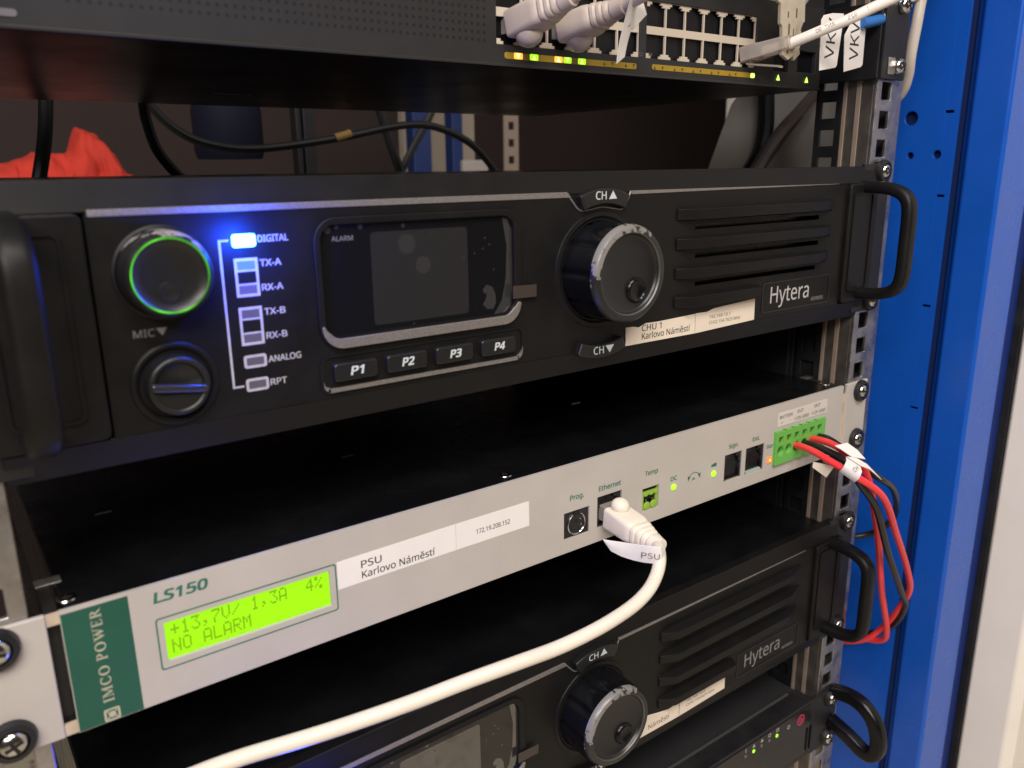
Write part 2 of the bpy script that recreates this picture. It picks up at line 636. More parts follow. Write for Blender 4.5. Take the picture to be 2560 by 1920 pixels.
def rail(sgn, label):
    t = thing("mounting_rail", label, "rail", (sgn * 222.5, 3, -262))
    b = B()
    hs = []
    for zc in HOLES:
        if -255 < zc < 295:
            a, c = sorted((sgn * (232.55 - 4.8), sgn * (232.55 + 4.8)))
            hs.append((a, c, zc - 4.8, zc + 4.8))
    a, c = sorted((sgn * 222.5, sgn * 249.5))
    b.plate(a, c, -262, 300, 2.2, 4.2, hs)
    obj("front_flange", b, STEEL, t, bevel=0.5)
    b = B()
    fn = lambda p, q, k: (sgn * (222.5 + k), p, q)
    b.plate(4.25, 23.5, -262, 300, 0, 1.8, (), fn=fn)
    obj("side_flange", b, mat("dull_zinc", (0.16, 0.14, 0.125), 0.42, 0.7, var=0.35, vscale=60, rvar=0.1), t, bevel=0.5)
    for y0, y1, w in ((20.2, 22.6, 0.9), (11.5, 14.6, 0.6)):
        b = B()
        b.box(sgn * 222.5, sgn * (222.5 - w), y0, y1, -262, 300)
        obj("fold_edge", b, mat("warm_zinc_fold", (0.40, 0.31, 0.25), 0.4, 0.4, var=0.15, vscale=50), t, bevel=0.3)
    b = B()
    hs = [(27.6, 36.8, z - 4.6, z + 4.6) for z in [-206.0 + 15.875 * i for i in range(31)] if z < 290]
    b.plate(23.6, 41, -262, 300, 0.2, 1.6, hs, fn=fn)
    obj("perforated_flange", b, BLKM, t, bevel=0.4)
    b = B()
    b.box(sgn * 249.5, sgn * 248, 4.3, 20, -262, 300)
    obj("outer_return", b, STEEL, t, bevel=0.4)
    return t


b = B()
b.box(218.6, 221.8, 44, 350, -262, 172)  # added black sheets darkening the gaps and rail holes where only shade falls
b.box(225.0, 226.5, 22, 44.5, -262, 172)
b.box(221.7, 226.5, 42.5, 45.5, -262, 172)
tag(obj("gap_darkener", b, BLKM, bevel=0.5), "black baffle plate added for the dim gap beside the power supply lid", "darkener")
rail(1, "galvanised mounting rail with square holes beside the blue cabinet frame")
rail(-1, "galvanised mounting rail strip behind the ear beside the green band")

# ---- blue cabinet at the side: perforated side sheet, folded front post, cream door leaf
t = thing("equipment_cabinet", "bright blue steel cabinet with a cream door edge beside the red wires", "cabinet", (300, 0, -300))
fn = lambda p, q, k: (299 + k, p, q)
b = B()
b.plate(-8, 46, -330, 340, 0, 2, holes=[(-5, 0.4, 205.4, 207.2), (-5.2, -0.4, 154.6, 156.2), (-5, 0.4, 84, 85.6), (-5, 0.4, 14, 15.6)],
        circ=[(21.8, 203.5, 4.6), (19.7, 180.3, 2.3), (2.4, 180.8, 2.8)], fn=fn)
obj("side_panel", b, BLUE, t, bevel=0.3)
b = B()
b.box(303, 305, -10, 46, -330, 340)
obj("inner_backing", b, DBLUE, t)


def zprism(prof, z0=-330, z1=340):
    n = len(prof)
    return B().add([(x, y, z0) for x, y in prof] + [(x, y, z1) for x, y in prof],
                   [tuple(range(n)), tuple(range(2 * n - 1, n - 1, -1))] + [(i, n + i, n + (i + 1) % n, (i + 1) % n) for i in range(n)])


obj("front_post", zprism([(296, -16), (296, -38.5), (336, -38.5), (336, -8.2), (305.2, -8.2), (305.2, -14)]), BLUE, t, bevel=2.4, seg=5)
obj("door_leaf", zprism([(351, -42), (351, -72), (358, -77), (385, -77), (385, -42)]), CREAMW, t, bevel=2.5, seg=4, label="cream door edge beside the blue post")
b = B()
b.box(336.3, 349, -37.4, -10, -330, 340)  # darker blue strip: shade on the post's rounded edge put into colour
obj("shaded_post_edge", b, mat("shaded_post_blue", (0.003, 0.018, 0.13), 0.5, spec=0.2), t, bevel=1.5)
b = B()
b.box(349.2, 354, -41.5, -20, -330, 340)
obj("door_gasket", b, BLKM, t)
b = B()
b.box(-300, 349, -30, 170, 341, 345)  # added out of view to keep lamp light off the background
obj("light_blocking_roof", b, BLUE, t)
b = B()
b.box(700, 720, -900, 500, -750, 1300)
struct(obj("side_wall", b, mat("pale_grey_wall", (0.5, 0.47, 0.44), 0.7, var=0.03, vscale=3)))

# grey side panel deeper in the cabinet, its slanted edge drawn for a shadow's border
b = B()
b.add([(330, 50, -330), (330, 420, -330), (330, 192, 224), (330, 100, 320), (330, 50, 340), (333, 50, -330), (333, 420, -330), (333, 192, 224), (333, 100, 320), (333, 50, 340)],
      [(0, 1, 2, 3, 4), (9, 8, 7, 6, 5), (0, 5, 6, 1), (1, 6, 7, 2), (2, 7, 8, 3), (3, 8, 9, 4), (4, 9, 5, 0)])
tag(obj("shadow_edge_panel", b, GREYP), "plain grey steel plate with its edge slanted along a shadow line, seen through the gap under the switch", "plate")

# ================================================================== radio repeater
RY = -2.0


def handle(parent, sgn):
    """bail handle: U of rounded rectangular section standing out from the end plate"""
    b = B()
    path = [(-1.5, 163.0, 7.2), (-12, 162.6, 7.2), (-20, 161.4, 7.2), (-26.5, 158.0, 7.2), (-29.5, 151, 7.2), (-29.8, 132, 7.2), (-29.5, 114, 7.2), (-26.5, 107, 7.2), (-20, 103.8, 7.2), (-12, 102.4, 7.2), (-1.5, 102, 7.2)]
    P = spline([(0, y, z) for y, z, _ in path], 5)
    xs = spline([(w, 0, 0) for _, _, w in path], 5)
    secs = []
    for k, q in enumerate(P):
        tg = (P[min(k + 1, len(P) - 1)] - P[max(k - 1, 0)]).normalized()
        nn = Vector((0, -tg.z, tg.y))
        w, h = 4.5, 3.3
        cx = sgn * (205.5 + xs[k].x)
        sec = []
        for px, pn in rr(-w, w, -h, h, 2.6, 4):
            sec.append((cx + px, q.y + nn.y * pn, q.z + nn.z * pn))
        secs.append(sec)
    b.loft(secs)
    return obj("handle", b, BLKG if False else BLK, parent)


def repeater(label, at, sticker):
    t = thing("radio_repeater", label, "repeater", (0, 0, 88.9), at)
    Y = RY
    b = B()
    b.box(-214, 214, 6, 360, 89.5, 173.6)
    obj("chassis", b, BLKG, t, bevel=0.8)
    # ears
    for sgn in (-1, 1):
        b = B()
        a, c = sorted((sgn * 214, sgn * 241.3))
        b.plate(a, c, 89.2, 175.6, -0.2, 2.1)
        obj("ear", b, BLKM, t, bevel=0.6)
        for z in (95.25, 171.45):
            screw(t, sgn * 232.55, -0.2, z, 4.2, 6.6, rot=0.5 + z * 0.01, body=CHROME)
    # bezel: slanted top, face with openings, slanted chin
    b = B()
    b.xprism([(-2, 164.85), (-1.6, 166.2), (0.3, 174.3), (6, 174.3), (6, 164.85)], -222, 222)
    obj("bezel_top", b, BLK, t, bevel=0.5)
    b = B()
    b.xprism([(6, 96.9), (6, 86.6), (2.2, 86.6), (-2, 96.9)], -222, 222)
    obj("bezel_chin", b, BLK, t, bevel=0.5)
    slots = [(69.3, 170, 146.5, 148.9), (70.2, 171, 132.8, 135.2), (71, 170, 119.3, 121.6)]
    b = B()
    holes = [(-121, -39, 119, 157.6)] + slots
    b.plate(-191.9, 195.2, 96.95, 164.8, Y, 5.8, holes, circ=[(8.5, 132.1, 22.3), (-172.3, 146.2, 13.6), (-172.4, 111.2, 9.9)], nseg=48)
    obj("face_plate", b, BLK, t)
    # end plates with bail handles
    for sgn in (-1, 1):
        b = B()
        a, c = sorted((sgn * (192.8 if sgn < 0 else 196), sgn * 224))
        b.prism(rr(a, c, 97.4, 165.0, 2.5), -4.2, 5.6)
        obj("end_plate", b, BLK, t, bevel=0.9, seg=3)
        b = B()
        a, c = sorted((sgn * 199, sgn * 219))
        b.ring(rr(a, c, 104, 160, 2.5), rr(a + 1, c - 1, 105, 159, 2.0), -4.9, -4.0)
        obj("recess_rim", b, BLK, t)
        handle(t, sgn)
    # silver trim line with the dip round the upper button
    b = B()
    b.prism([(-191, 163.7), (-9, 163.6), (-10.8, 165.9), (-191, 165.7)], Y - 0.35, Y + 0.6)
    b.prism([(26.5, 164.0), (186, 164.95), (186, 165.2), (25.0, 165.6)], Y - 0.35, Y + 0.6)  # taper puts the reflection's fading along the trim into its shape
    tr = obj("silver_trim", b, SILV, t, bevel=0.2)
    b = B()
    dip = spline([(-10.3, 0, 165.2), (-7.5, 0, 161.8), (-3.5, 0, 158.2), (2, 0, 158.3), (8.8, 0, 159.2), (16, 0, 158.3), (21, 0, 158.0), (24.2, 0, 161.6), (25.8, 0, 165.2)], 5)
    b.tube([(q.x, Y - 0.1, q.z) for q in dip], 0.38, 8, 1)
    obj("trim_dip", b, SILV, tr)
    # channel keys
    for nm, sec, tz, tri in (("up", sector(8.9, 131.6, 28.8, 35.6, 66, 114), 162.5, 1), ("down", sector(8.4, 131.6, 32.4, 38.4, -112, -68), 95.3, -1)):
        b = B()
        b.prism(sec, Y - 3.0, Y + 2)
        k = obj("channel_key", b, BLK2, t, bevel=0.9, seg=3, label="%s arrow channel key" % nm)
        text("CH", 2.8, tz, 3.3, Y - 3.06, PRINTW, k, width=6.1, bold=0.008)
        b = B()
        if tri > 0:
            b.prism([(10.4, tz), (15.0, tz + .1), (12.7, tz + 3.5)], Y - 3.07, Y - 3.0)
        else:
            b.prism([(10.0, tz + 3.3), (12.5, tz - .2), (15.0, tz + 3.3)], Y - 3.07, Y - 3.0)
        obj("arrow_mark", b, PRINTW, k)
    # big selector knob
    kc = (8.5, Y, 132.1)
    b = B()
    b.lathe([(25.5, 0.0), (25.2, 0.5), (23.4, 0.7), (22.2, 0.0), (22.0, -4)], kc, 56, cap=False)
    obj("knob_surround", b, BLK, t)
    b = B()
    flute = lambda th, k: 1 - (0.055 * max(0, math.cos(th * 10 + .4)) ** 4 if k < 4 else 0)
    b.lathe([(21.4, -4), (21.4, 2), (21.3, 10), (21.0, 15.8), (20.8, 16.9)], kc, 160, rmod=flute, cap=False)
    kn = obj("selector_knob", b, BLKG, t, angle=60)
    b = B()
    b.lathe([(20.85, 16.8), (20.5, 18.4), (19.6, 19.5), (18.4, 19.8), (17.4, 19.75)], kc, 96, cap=False)
    obj("chipped_rim", b, worn("chipped_black_rim", (0.018, 0.018, 0.020), (0.21, 0.20, 0.19), 0.75, (-0.42, 0.0, 0.50), 130), kn)
    b = B()
    b.lathe([(17.4, 19.75), (17.1, 19.6), (16.8, 19.0)], kc, 96, cap=False)
    obj("inner_lip", b, mat("bare_knob_edge", (0.11, 0.105, 0.10), 0.38, 0.6), kn, angle=60)
    b = B()
    b.lathe([(16.85, 19.1), (16.4, 17.9), (15.6, 17.5), (12, 16.9), (6, 16.6), (0.02, 16.5)], kc, 72, cap=False)
    obj("knob_face", b, BLK2, kn, angle=60)
    b = B()
    dc = (kc[0] + 5.4, Y, kc[2] - 7.4)
    b.lathe([(5.6, 16.3), (5.4, 17.6), (4.8, 18.0), (4.3, 17.6), (3.8, 17.15), (1.5, 16.95), (0.02, 16.9)], dc, 40, cap=False)
    obj("finger_dimple", b, BLKG, kn, angle=60)
    # small knob with the lit ring
    vc = (-172.3, Y, 146.2)
    b = B()
    b.lathe([(14.6, 0), (14.5, 0.5), (13.7, 0.9), (13.5, 0)], vc, 48, cap=False)
    obj("knob_surround", b, BLK, t)
    b = B()
    b.lathe([(13.4, -4), (13.3, 5.0), (13.0, 7.6), (12.3, 9.4), (11.6, 10.0)], vc, 64, cap=False)
    vk = obj("volume_knob", b, worn("rubbed_black_knob", (0.012, 0.012, 0.014), (0.30, 0.28, 0.28), 1.16, (0.10, 0.1, 0.62), 180), t, angle=60)
    b = B()
    b.lathe([(11.35, 9.95), (11.2, 10.15), (10.95, 10.1), (10.8, 9.6)], vc, 64, cap=False)
    rg = ring_material()
    obj("light_ring", b, rg, vk)
    b = B()
    b.lathe([(10.8, 9.7), (10.2, 9.2), (8, 8.7), (4, 8.4), (0.02, 8.3)], vc, 56, cap=False)
    obj("knob_face", b, BLK2, vk, angle=60)
    b = B()
    b.lathe([(3.4, 8.4), (3.2, 8.95), (2.8, 8.95), (2, 8.7), (0.02, 8.6)], (vc[0] - 0.6, Y, vc[2] - 5.2), 32, cap=False)
    obj("finger_dimple", b, BLK2, vk, angle=60)
    # microphone socket cover
    mc = (-172.4, Y, 111.2)
    b = B()
    b.lathe([(13.6, 0), (13.2, 0.9), (12.2, 1.1), (11.2, 0.6), (9.7, -2), (9.6, -4)], mc, 48, cap=False)
    obj("socket_rim", b, BLK, t, angle=60)
    b = B()
    b.lathe([(9.6, -4), (9.6, 3.6), (9.3, 4.8), (8.6, 5.4), (7.7, 5.1), (7.2, 3.9), (6.9, 3.4), (0.02, 3.3)], mc, 48, cap=False)
    cv = obj("socket_cover", b, BLK2, t, angle=60)
    b = B()
    pts = [(mc[0] - 8.6, mc[2] + 2.0), (mc[0] - 8.5, mc[2] - 0.8), (mc[0] + 8.4, mc[2] - 3.2), (mc[0] + 8.7, mc[2] - 0.6)]
    b.prism(pts[::-1], Y - 6.2, Y - 3.0)
    obj("cover_grip", b, mat("polished_black_grip", (0.02, 0.02, 0.021), 0.24, spec=0.7), cv, bevel=1.1, seg=4)
    b = B()
    low = [(mc[0] + 7.3 * math.cos(math.radians(a)), mc[2] - 0.8 + 7.0 * math.sin(math.radians(a))) for a in range(188, 345, 12)]
    b.prism(low, Y - 4.6, Y - 3.2)
    obj("cover_lower_half", b, BLK2, cv, bevel=1.0, seg=3)
    text("MIC", -183.0, 127.0, 2.3, Y - 0.06, PRINTD, t, width=6.2, bold=0.01)
    b = B()
    b.prism([(-176.3, 129.4), (-174.6, 126.9), (-173.0, 129.4)], Y - 0.06, Y + 0.2)
    obj("arrow_mark", b, PRINTD, t)
    # indicator column
    b = B()
    b.box(-154.75, -154.05, Y - 0.05, Y + .3, 106.2, 154.9)
    b.box(-154.0, -151.4, Y - 0.05, Y + .3, 154.3, 154.9)
    b.box(-154.0, -151.0, Y - 0.05, Y + .3, 106.2, 106.8)
    obj("bracket_line", b, PRINT, t)
    for txt, z in (("DIGITAL", 153.6), ("TX-A", 145.75), ("RX-A", 137.7), ("TX-B", 129.6), ("RX-B", 121.5), ("ANALOG", 113.4), ("RPT", 105.4)):
        w = {"DIGITAL": 10.3, "ANALOG": 11.5, "RPT": 5.8}.get(txt, 7.3)
        text(txt, -142.0, z, 2.15, Y - 0.06, PRINT, t, width=w, bold=0.012)
    for z0, z1 in ((136.2, 148.7), (120.1, 132.8)):
        b = B()
        b.plate(-150.4, -142.7, z0, z1, Y - 0.08, Y + 0.4, [(-149.5, -143.6, z1 - 3.7, z1 - 0.9), (-149.5, -143.6, z0 + 0.9, z0 + 3.7), (-149.6, -143.5, z0 + 4.3, z1 - 4.3)])
        obj("indicator_frame", b, PRINT, t)
        for k, zz in enumerate((z1 - 3.6, z0 + 1.0)):
            b = B()
            b.prism(rr(-149.4, -143.7, zz, zz + 2.6, 0.5), Y - 0.03, Y + 0.5)
            obj("indicator_window", b, LEDDIM if (z0 > 130 and k == 0) else LEDOFF, t)
    for z0, z1 in ((112.3, 116.7), (104.3, 108.7)):
        b = B()
        b.ring(rr(-150.3, -142.6, z0, z1, 0.9), rr(-149.4, -143.5, z0 + 0.85, z1 - 0.85, 0.4), Y - 0.08, Y + .4)
        obj("indicator_frame", b, PRINT, t)
        b = B()
        b.prism(rr(-149.3, -143.6, z0 + .9, z1 - .9, 0.4), Y - 0.03, Y + 0.5)
        obj("indicator_window", b, LEDOFF, t)
    b = B()
    b.prism(rr(-150.4, -142.9, 152.3, 156.4, 0.9), Y - 0.9, Y + 0.5)
    obj("lit_indicator", b, LEDBLUE, t, bevel=0.3, label="blue lit indicator")
    # display
    b = B()
    b.ring(rr(-123.4, -35.2, 114.8, 160.4, 8.5, 8), rr(-120.9, -38.9, 118.5, 157.9, 5.5, 8), Y - 1.3, Y + 1.0)
    fr = obj("display_frame", b, BLK, t, bevel=0.5)
    o_ = rr(-122.6, -36.0, 114.6, 160.0, 8.3, 10)
    i_ = rr(-120.7, -39.2, 118.2, 157.7, 5.5, 10)
    sel = [k for k in range(len(o_)) if o_[k][1] < 125]
    left = [k for k in sel if o_[k][0] < -80][::1]
    right = [k for k in sel if o_[k][0] > -80]
    seq = left + right
    b = B()
    oo = [(o_[k][0], o_[k][1]) for k in seq]
    ii = []
    for k in seq:
        f = max(0.0, min(1.0, (125 - o_[k][1]) / 7.0)) ** 0.7
        ii.append((o_[k][0] + (i_[k][0] - o_[k][0]) * f, o_[k][1] + (i_[k][1] - o_[k][1]) * f))
    b.ring(oo, ii, Y - 1.75, Y - 1.0, closed=False)
    obj("silver_trim", b, SILV, fr, bevel=0.2)
    b = B()
    b.prism(rr(-121.4, -38.4, 118.1, 158.2, 5.8, 6), Y + 0.6, Y + 2.2)
    gl = obj("display_glass", b, GLASS, t)
    b = B()
    b.prism(rr(-101.4, -60.2, 120.9, 154.4, 1.6), Y + 0.55, Y + 0.75)
    obj("screen_area", b, LCDOFF, gl)
    text("ALARM", -116.1, 152.1, 1.7, Y + 0.53, PRINTD, gl, width=8.1)
    b = B()
    for cx, cz, r_ in ((-86.7, 149.4, 3.7), (-80.1, 141.3, 3.3), (-117.5, 156.0, 1.3), (-114, 156.9, 0.8), (-105, 156.6, 1.0), (-88, 156.2, 0.8), (-76, 152.5, 0.5), (-84, 152.0, 0.5), (-50, 147, 0.4), (-52, 149.5, 0.4),
                       (-62.2, 142.5, 0.6), (-57, 144, 0.35), (-53, 145.5, 0.4), (-48, 137, 0.4), (-76, 131, 0.4), (-85, 119.7, .4), (-77, 137.5, 0.4)):
        b.prism([(cx + r_ * math.cos(a * PI / 12) * random.uniform(.92, 1.05), cz + r_ * math.sin(a * PI / 12) * random.uniform(.92, 1.05)) for a in range(24)], Y + 0.51, Y + 0.545)
    obj("film_bubble", b, FILM, gl)
    b = B()
    b.prism([(-53.5, 129.6), (-52.9, 127.9), (-51.5, 127.6), (-52.3, 125.2), (-53.4, 123.5), (-51.8, 121.6), (-48.6, 121.2), (-47.2, 123.6), (-47.4, 127.2), (-48.9, 130.2), (-51.5, 131.2)], Y + 0.51, Y + 0.545)
    b.prism([(-43.6, 157.0), (-41.0, 156.4), (-39.1, 152.5), (-39.0, 131), (-39.6, 122), (-43, 119.4), (-48, 118.9), (-44.2, 124.5), (-42.2, 133), (-41.6, 146)], Y + 0.51, Y + 0.545)
    obj("film_edge", b, FILM, gl)
    b = B()
    b.prism([(-40.5, 124.7), (-28.5, 124.5), (-28.4, 129.5), (-40.5, 129.9)], Y - 2.1, Y - 1.95)
    obj("film_pull_tab", b, mat("brown_film_tab", (0.045, 0.034, 0.028), 0.3), gl)
    # function keys
    b = B()
    b.ring(rr(-124.2, -33.8, 98.3, 112.3, 3.5, 6), rr(-122.6, -35.2, 99.6, 111.6, 2.6, 6), Y - 0.5, Y + 0.4)
    obj("key_well_rim", b, BLK, t)
    for k, x0 in enumerate((-119.6, -98.7, -77.6, -56.5)):
        b = B()
        b.prism(rr(x0, x0 + 17, 102.9, 109.5, 1.3), Y - 2.6, Y + 1)
        kb = obj("function_key", b, BLK2, t, bevel=0.7, seg=3)
        text("P%d" % (k + 1), x0 + 6.0, 104.9, 3.0, Y - 2.66, PRINTW, kb, width=5.0, slant=0.2, bold=0.03)
    b = B()
    st = spline([(-123.2, 0, 103.2), (-122.8, 0, 101.2), (-120.9, 0, 100.0), (-118, 0, 99.7), (-80, 0, 99.6), (-41, 0, 99.5), (-37.6, 0, 99.8), (-35.5, 0, 101.2), (-34.9, 0, 103.6)], 5)
    n_ = len(st)
    b.ring([(q.x, q.z - 0.75 * min(1, 4 * (k / n_) * (1 - k / n_) * 3 + .35)) for k, q in enumerate(st)], [(q.x, q.z + 0.75 * min(1, 4 * (k / n_) * (1 - k / n_) * 3 + .35)) for k, q in enumerate(st)], Y - 1.0, Y + 0.3, closed=False)
    obj("silver_trim", b, SILV, t, bevel=0.15)
    # speaker louvres
    for z, x1 in ((157.0, 182), (143.3, 181.6), (129.4, 180.6), (115.7, 120)):
        b = B()
        x0 = 56.4
        d = 5.6
        vs = []
        for x, kk in ((x0, 0.18), (x0 + 9.5, 1.0), (x1 - (14 if x1 > 150 else 3), 1.0), (x1, 0.12)):
            vs += [(x, Y + 1, z + .4), (x, Y - d * kk, z - 0.7), (x, Y - d * kk * 0.9, z - 5.6), (x, Y + 1, z - 6.6)]
        fs = [(0, 1, 2, 3), (15, 14, 13, 12)]
        for s_ in range(3):
            for i in range(4):
                j = (i + 1) % 4
                fs.append((4 * s_ + i, 4 * s_ + 4 + i, 4 * s_ + 4 + j, 4 * s_ + j))
        b.add(vs, fs)
        obj("speaker_louvre", b, BLK, t, bevel=0.35)
    # name badge
    b = B()
    b.ring(rr(124.2, 185.0, 99.4, 115.6, 2.0), rr(124.9, 184.3, 100.1, 114.9, 1.5), Y - 0.35, Y + .3)
    bd = obj("name_badge", b, BLK2, t)
    text("Hytera", 131.6, 104.2, 8.7, Y - 0.06, PRINT if sticker == 0 else mat("grey_badge_ink", (0.2, 0.19, 0.19), 0.5), bd, width=34.4, bold=0.004)
    text("RD985S", 168.9, 101.9, 1.9, Y - 0.06, PRINTD, bd, width=11.2, bold=0.02)
    # paper stickers
    if sticker == 0:
        b = B()
        b.prism([(25.2, 95.7), (72.5, 95.6), (72.3, 105.4), (62, 105.1), (46, 104.7), (38, 104.9), (33.5, 103.4), (30, 104.2), (25.1, 104.4)], Y - 0.12, Y + 0.1)
        s1 = obj("sticker", b, PAPERC, t)
        b = B()
        b.prism([(72.7, 95.6), (118.7, 97.0), (118.4, 108.4), (86, 106.6), (81, 105.4), (72.6, 105.6)], Y - 0.2, Y + 0.1)
        s2 = obj("sticker", b, PAPERC, t)
        text("CHU 1", 35.4, 101.3, 2.9, Y - 0.15, INK, s1, width=13.2)
        text("Karlovo Náměstí", 35.6, 97.4, 2.9, Y - 0.15, INK, s1, width=33.3)
        text("192.168.10.1", 82.8, 101.8, 1.6, Y - 0.24, INKF, s2, width=16)
        text("CH22 154.7625 MHz", 82.8, 98.9, 1.6, Y - 0.24, INKF, s2, width=24.4)
    else:
        b = B()
        b.prism([(18, 97.0), (74.5, 96.4), (74.0, 105.9), (66, 105.0), (58, 106.5), (50, 108.4), (40, 108.6), (18, 108.4)], Y - 0.12, Y + 0.1)
        s1 = obj("sticker", b, PAPERC, t)
        b = B()
        b.prism([(74.7, 96.5), (113.8, 97.6), (113.6, 106.4), (95, 105.0), (84, 106.2), (74.6, 105.8)], Y - 0.2, Y + 0.1)
        s2 = obj("sticker", b, PAPERC, t)
        text("Náměstí", 49.6, 99.2, 2.9, Y - 0.15, INKF, s1, width=17)
        text("192.168.10.2", 80.0, 103.0, 1.6, Y - 0.24, INKF, s2, width=16)
        text("CH38 154.8625 MHz", 80.0, 100.2, 1.6, Y - 0.24, INKF, s2, width=24.4)
    return t


def ring_material():
    """green light ring: brighter on three stretches, dim between, as its few lamps light it"""
    if "light_ring" in MATS:
        return MATS["light_ring"]
    m = mat("light_ring", (0.03, 0.10, 0.02), 0.3, emit=(0.12, 0.9, 0.01), estr=0.9)
    nt = m.node_tree
    p = nt.nodes["Principled BSDF"]
    tc = nt.nodes.new("ShaderNodeTexCoord")
    sp = nt.nodes.new("ShaderNodeSeparateXYZ")
    nt.links.new(tc.outputs["Generated"], sp.inputs[0])
    d = []
    for ax in ("X", "Z"):
        k = nt.nodes.new("ShaderNodeMath")
        k.operation = 'SUBTRACT'
        k.inputs[1].default_value = 0.5
        nt.links.new(sp.outputs[ax], k.inputs[0])
        d.append(k)
    at = nt.nodes.new("ShaderNodeMath")
    at.operation = 'ARCTAN2'
    nt.links.new(d[1].outputs[0], at.inputs[0])
    nt.links.new(d[0].outputs[0], at.inputs[1])
    mp = nt.nodes.new("ShaderNodeMapRange")
    mp.inputs[1].default_value, mp.inputs[2].default_value = -PI, PI
    nt.links.new(at.outputs[0], mp.inputs[0])
    r = nt.nodes.new("ShaderNodeValToRGB")
    el = r.color_ramp.elements
    lv = [(0.0, 1.0), (0.06, .55), (0.13, .30), (0.19, 1.0), (0.25, .45), (0.30, .8), (0.36, .12), (0.45, .12), (0.55, .5), (0.66, .35), (0.75, .45), (0.80, 1.0), (0.88, .45), (0.95, .7), (1.0, 1.0)]
    el[0].position, el[0].color = 0.0, (1, 1, 1, 1)
    el[1].position, el[1].color = 1.0, (1, 1, 1, 1)
    for q, v in lv[1:-1]:
        e = el.new(q)
        e.color = (v, v, v, 1)
    nt.links.new(mp.outputs[0], r.inputs[0])
    nt.links.new(r.outputs[0], p.inputs["Emission Strength"])
    return m


def blue_glow(z0):
    d = bpy.data.lights.new("indicator_light", 'POINT')
    d.energy = 0.16
    d.color = (0.01, 0.06, 1.0)
    d.shadow_soft_size = 0.002
    o = bpy.data.objects.new("indicator_light", d)
    COL.objects.link(o)
    o.location = (-146.7 * MM, (RY - 12) * MM, (154.4 + z0) * MM)


repeater("black radio repeater between the switch and the beige power supply, whole front in view", (0, 0, 88.9), 0)
blue_glow(0)
repeater("black radio repeater under the beige power supply, partly behind the white cable", (0, 0, -133.35), 1)
blue_glow(-222.25)

# ================================================================== power supply
P = thing("power_supply", "beige one-unit rack power supply with lit yellow-green display and green band", "power supply", (0, 0, 0))
b = B()
holes = [(-9.6, 6.1, 7.3, 20.6), (11.2, 27.3, 7.5, 23.4), (41.6, 53.5, 7.6, 19.8), (104.4, 119.0, 8.0, 23.4), (122.4, 138.8, 7.7, 23.4), (-185.3, -125.4, 14.7, 29.3), (148.2, 194.2, 8.9, 27.2)]
b.plate(-214.6, 214.6, 0.3, 43.9, 0, 2.0, holes, circ=[(79.7, 15.5, 1.25)])
obj("front_panel", b, BEIGE, P, bevel=0.25)
b = B()
b.box(-213, 213, 2.1, 260, 1.0, 43.3)
obj("chassis", b, BLKG, P, bevel=0.6)
for sgn in (-1, 1):
    b = B()
    a, c = sorted((sgn * 218.4, sgn * 241.3))
    b.box(a, c, -0.1, 2.0, 0.2, 44.2)
    ear = obj("ear", b, BEIGE, P, bevel=0.5)
    b = B()
    a, c = sorted((sgn * 214.65, sgn * 218.35))
    for z0, z1 in (((40.0, 43.6), (0.5, 4.2)) if sgn < 0 else ((0.5, 38.2),)):
        b = B()
        b.box(a, c, 0.3, 2.0, z0, z1)
        obj("ear_tab", b, BEIGE_E, ear)
    b = B()
    a, c = sorted((sgn * 214.7, sgn * 218.3))
    b.box(a, c, 4.0, 30, 1.2, 43.0)
    obj("ear_arm", b, BLKM, ear)
    for z in (6.35, 38.1):
        screw(P, sgn * 232.55, -0.1, z, 4.3, 6.9, rot=0.2 + z * 0.03)
# details on the lid
for x, y in ((-211.0, 10.0), (-35.8, 10.0), (211.5, 11.2)):
    b = B()
    b.lathe([(3.2, 0), (3.0, 0.35), (2.2, 0.45), (0.05, 0.3)], (x, y, 43.3), 24, axis='z')
    sc = obj("lid_screw", b, CHROME, P)
    b = B()
    b.box(x - 1.5, x + 1.5, y - .28, y + .28, 43.5, 43.78)
    b.box(x - .28, x + .28, y - 1.5, y + 1.5, 43.5, 43.8)
    obj("cross_slot", b, VOID, sc)
for x0, x1, y0, y1 in ((-218.4, -210.4, 23.3, 28.8), (213.4, 220.6, 25.5, 30.6)):
    b = B()
    b.box(x0, x1, y0, y1, 42.9, 43.6)
    obj("lid_clip", b, STEEL, P, bevel=0.2)
for x0, x1 in ((-83.8, -77.3), (-191.2, -184.8), (60, 66)):
    b = B()
    b.box(x0, x1, 76, 76.7, 43.25, 43.7)
    obj("lid_tab", b, STEEL, P)
# green band with its brand lettering
b = B()
b.box(-214.4, -194.9, -0.06, 0.1, 0.5, 43.0)
gb = obj("green_band", b, GREENB, P)
GOLD = mat("pale_gold_ink", (0.42, 0.40, 0.30), 0.45)


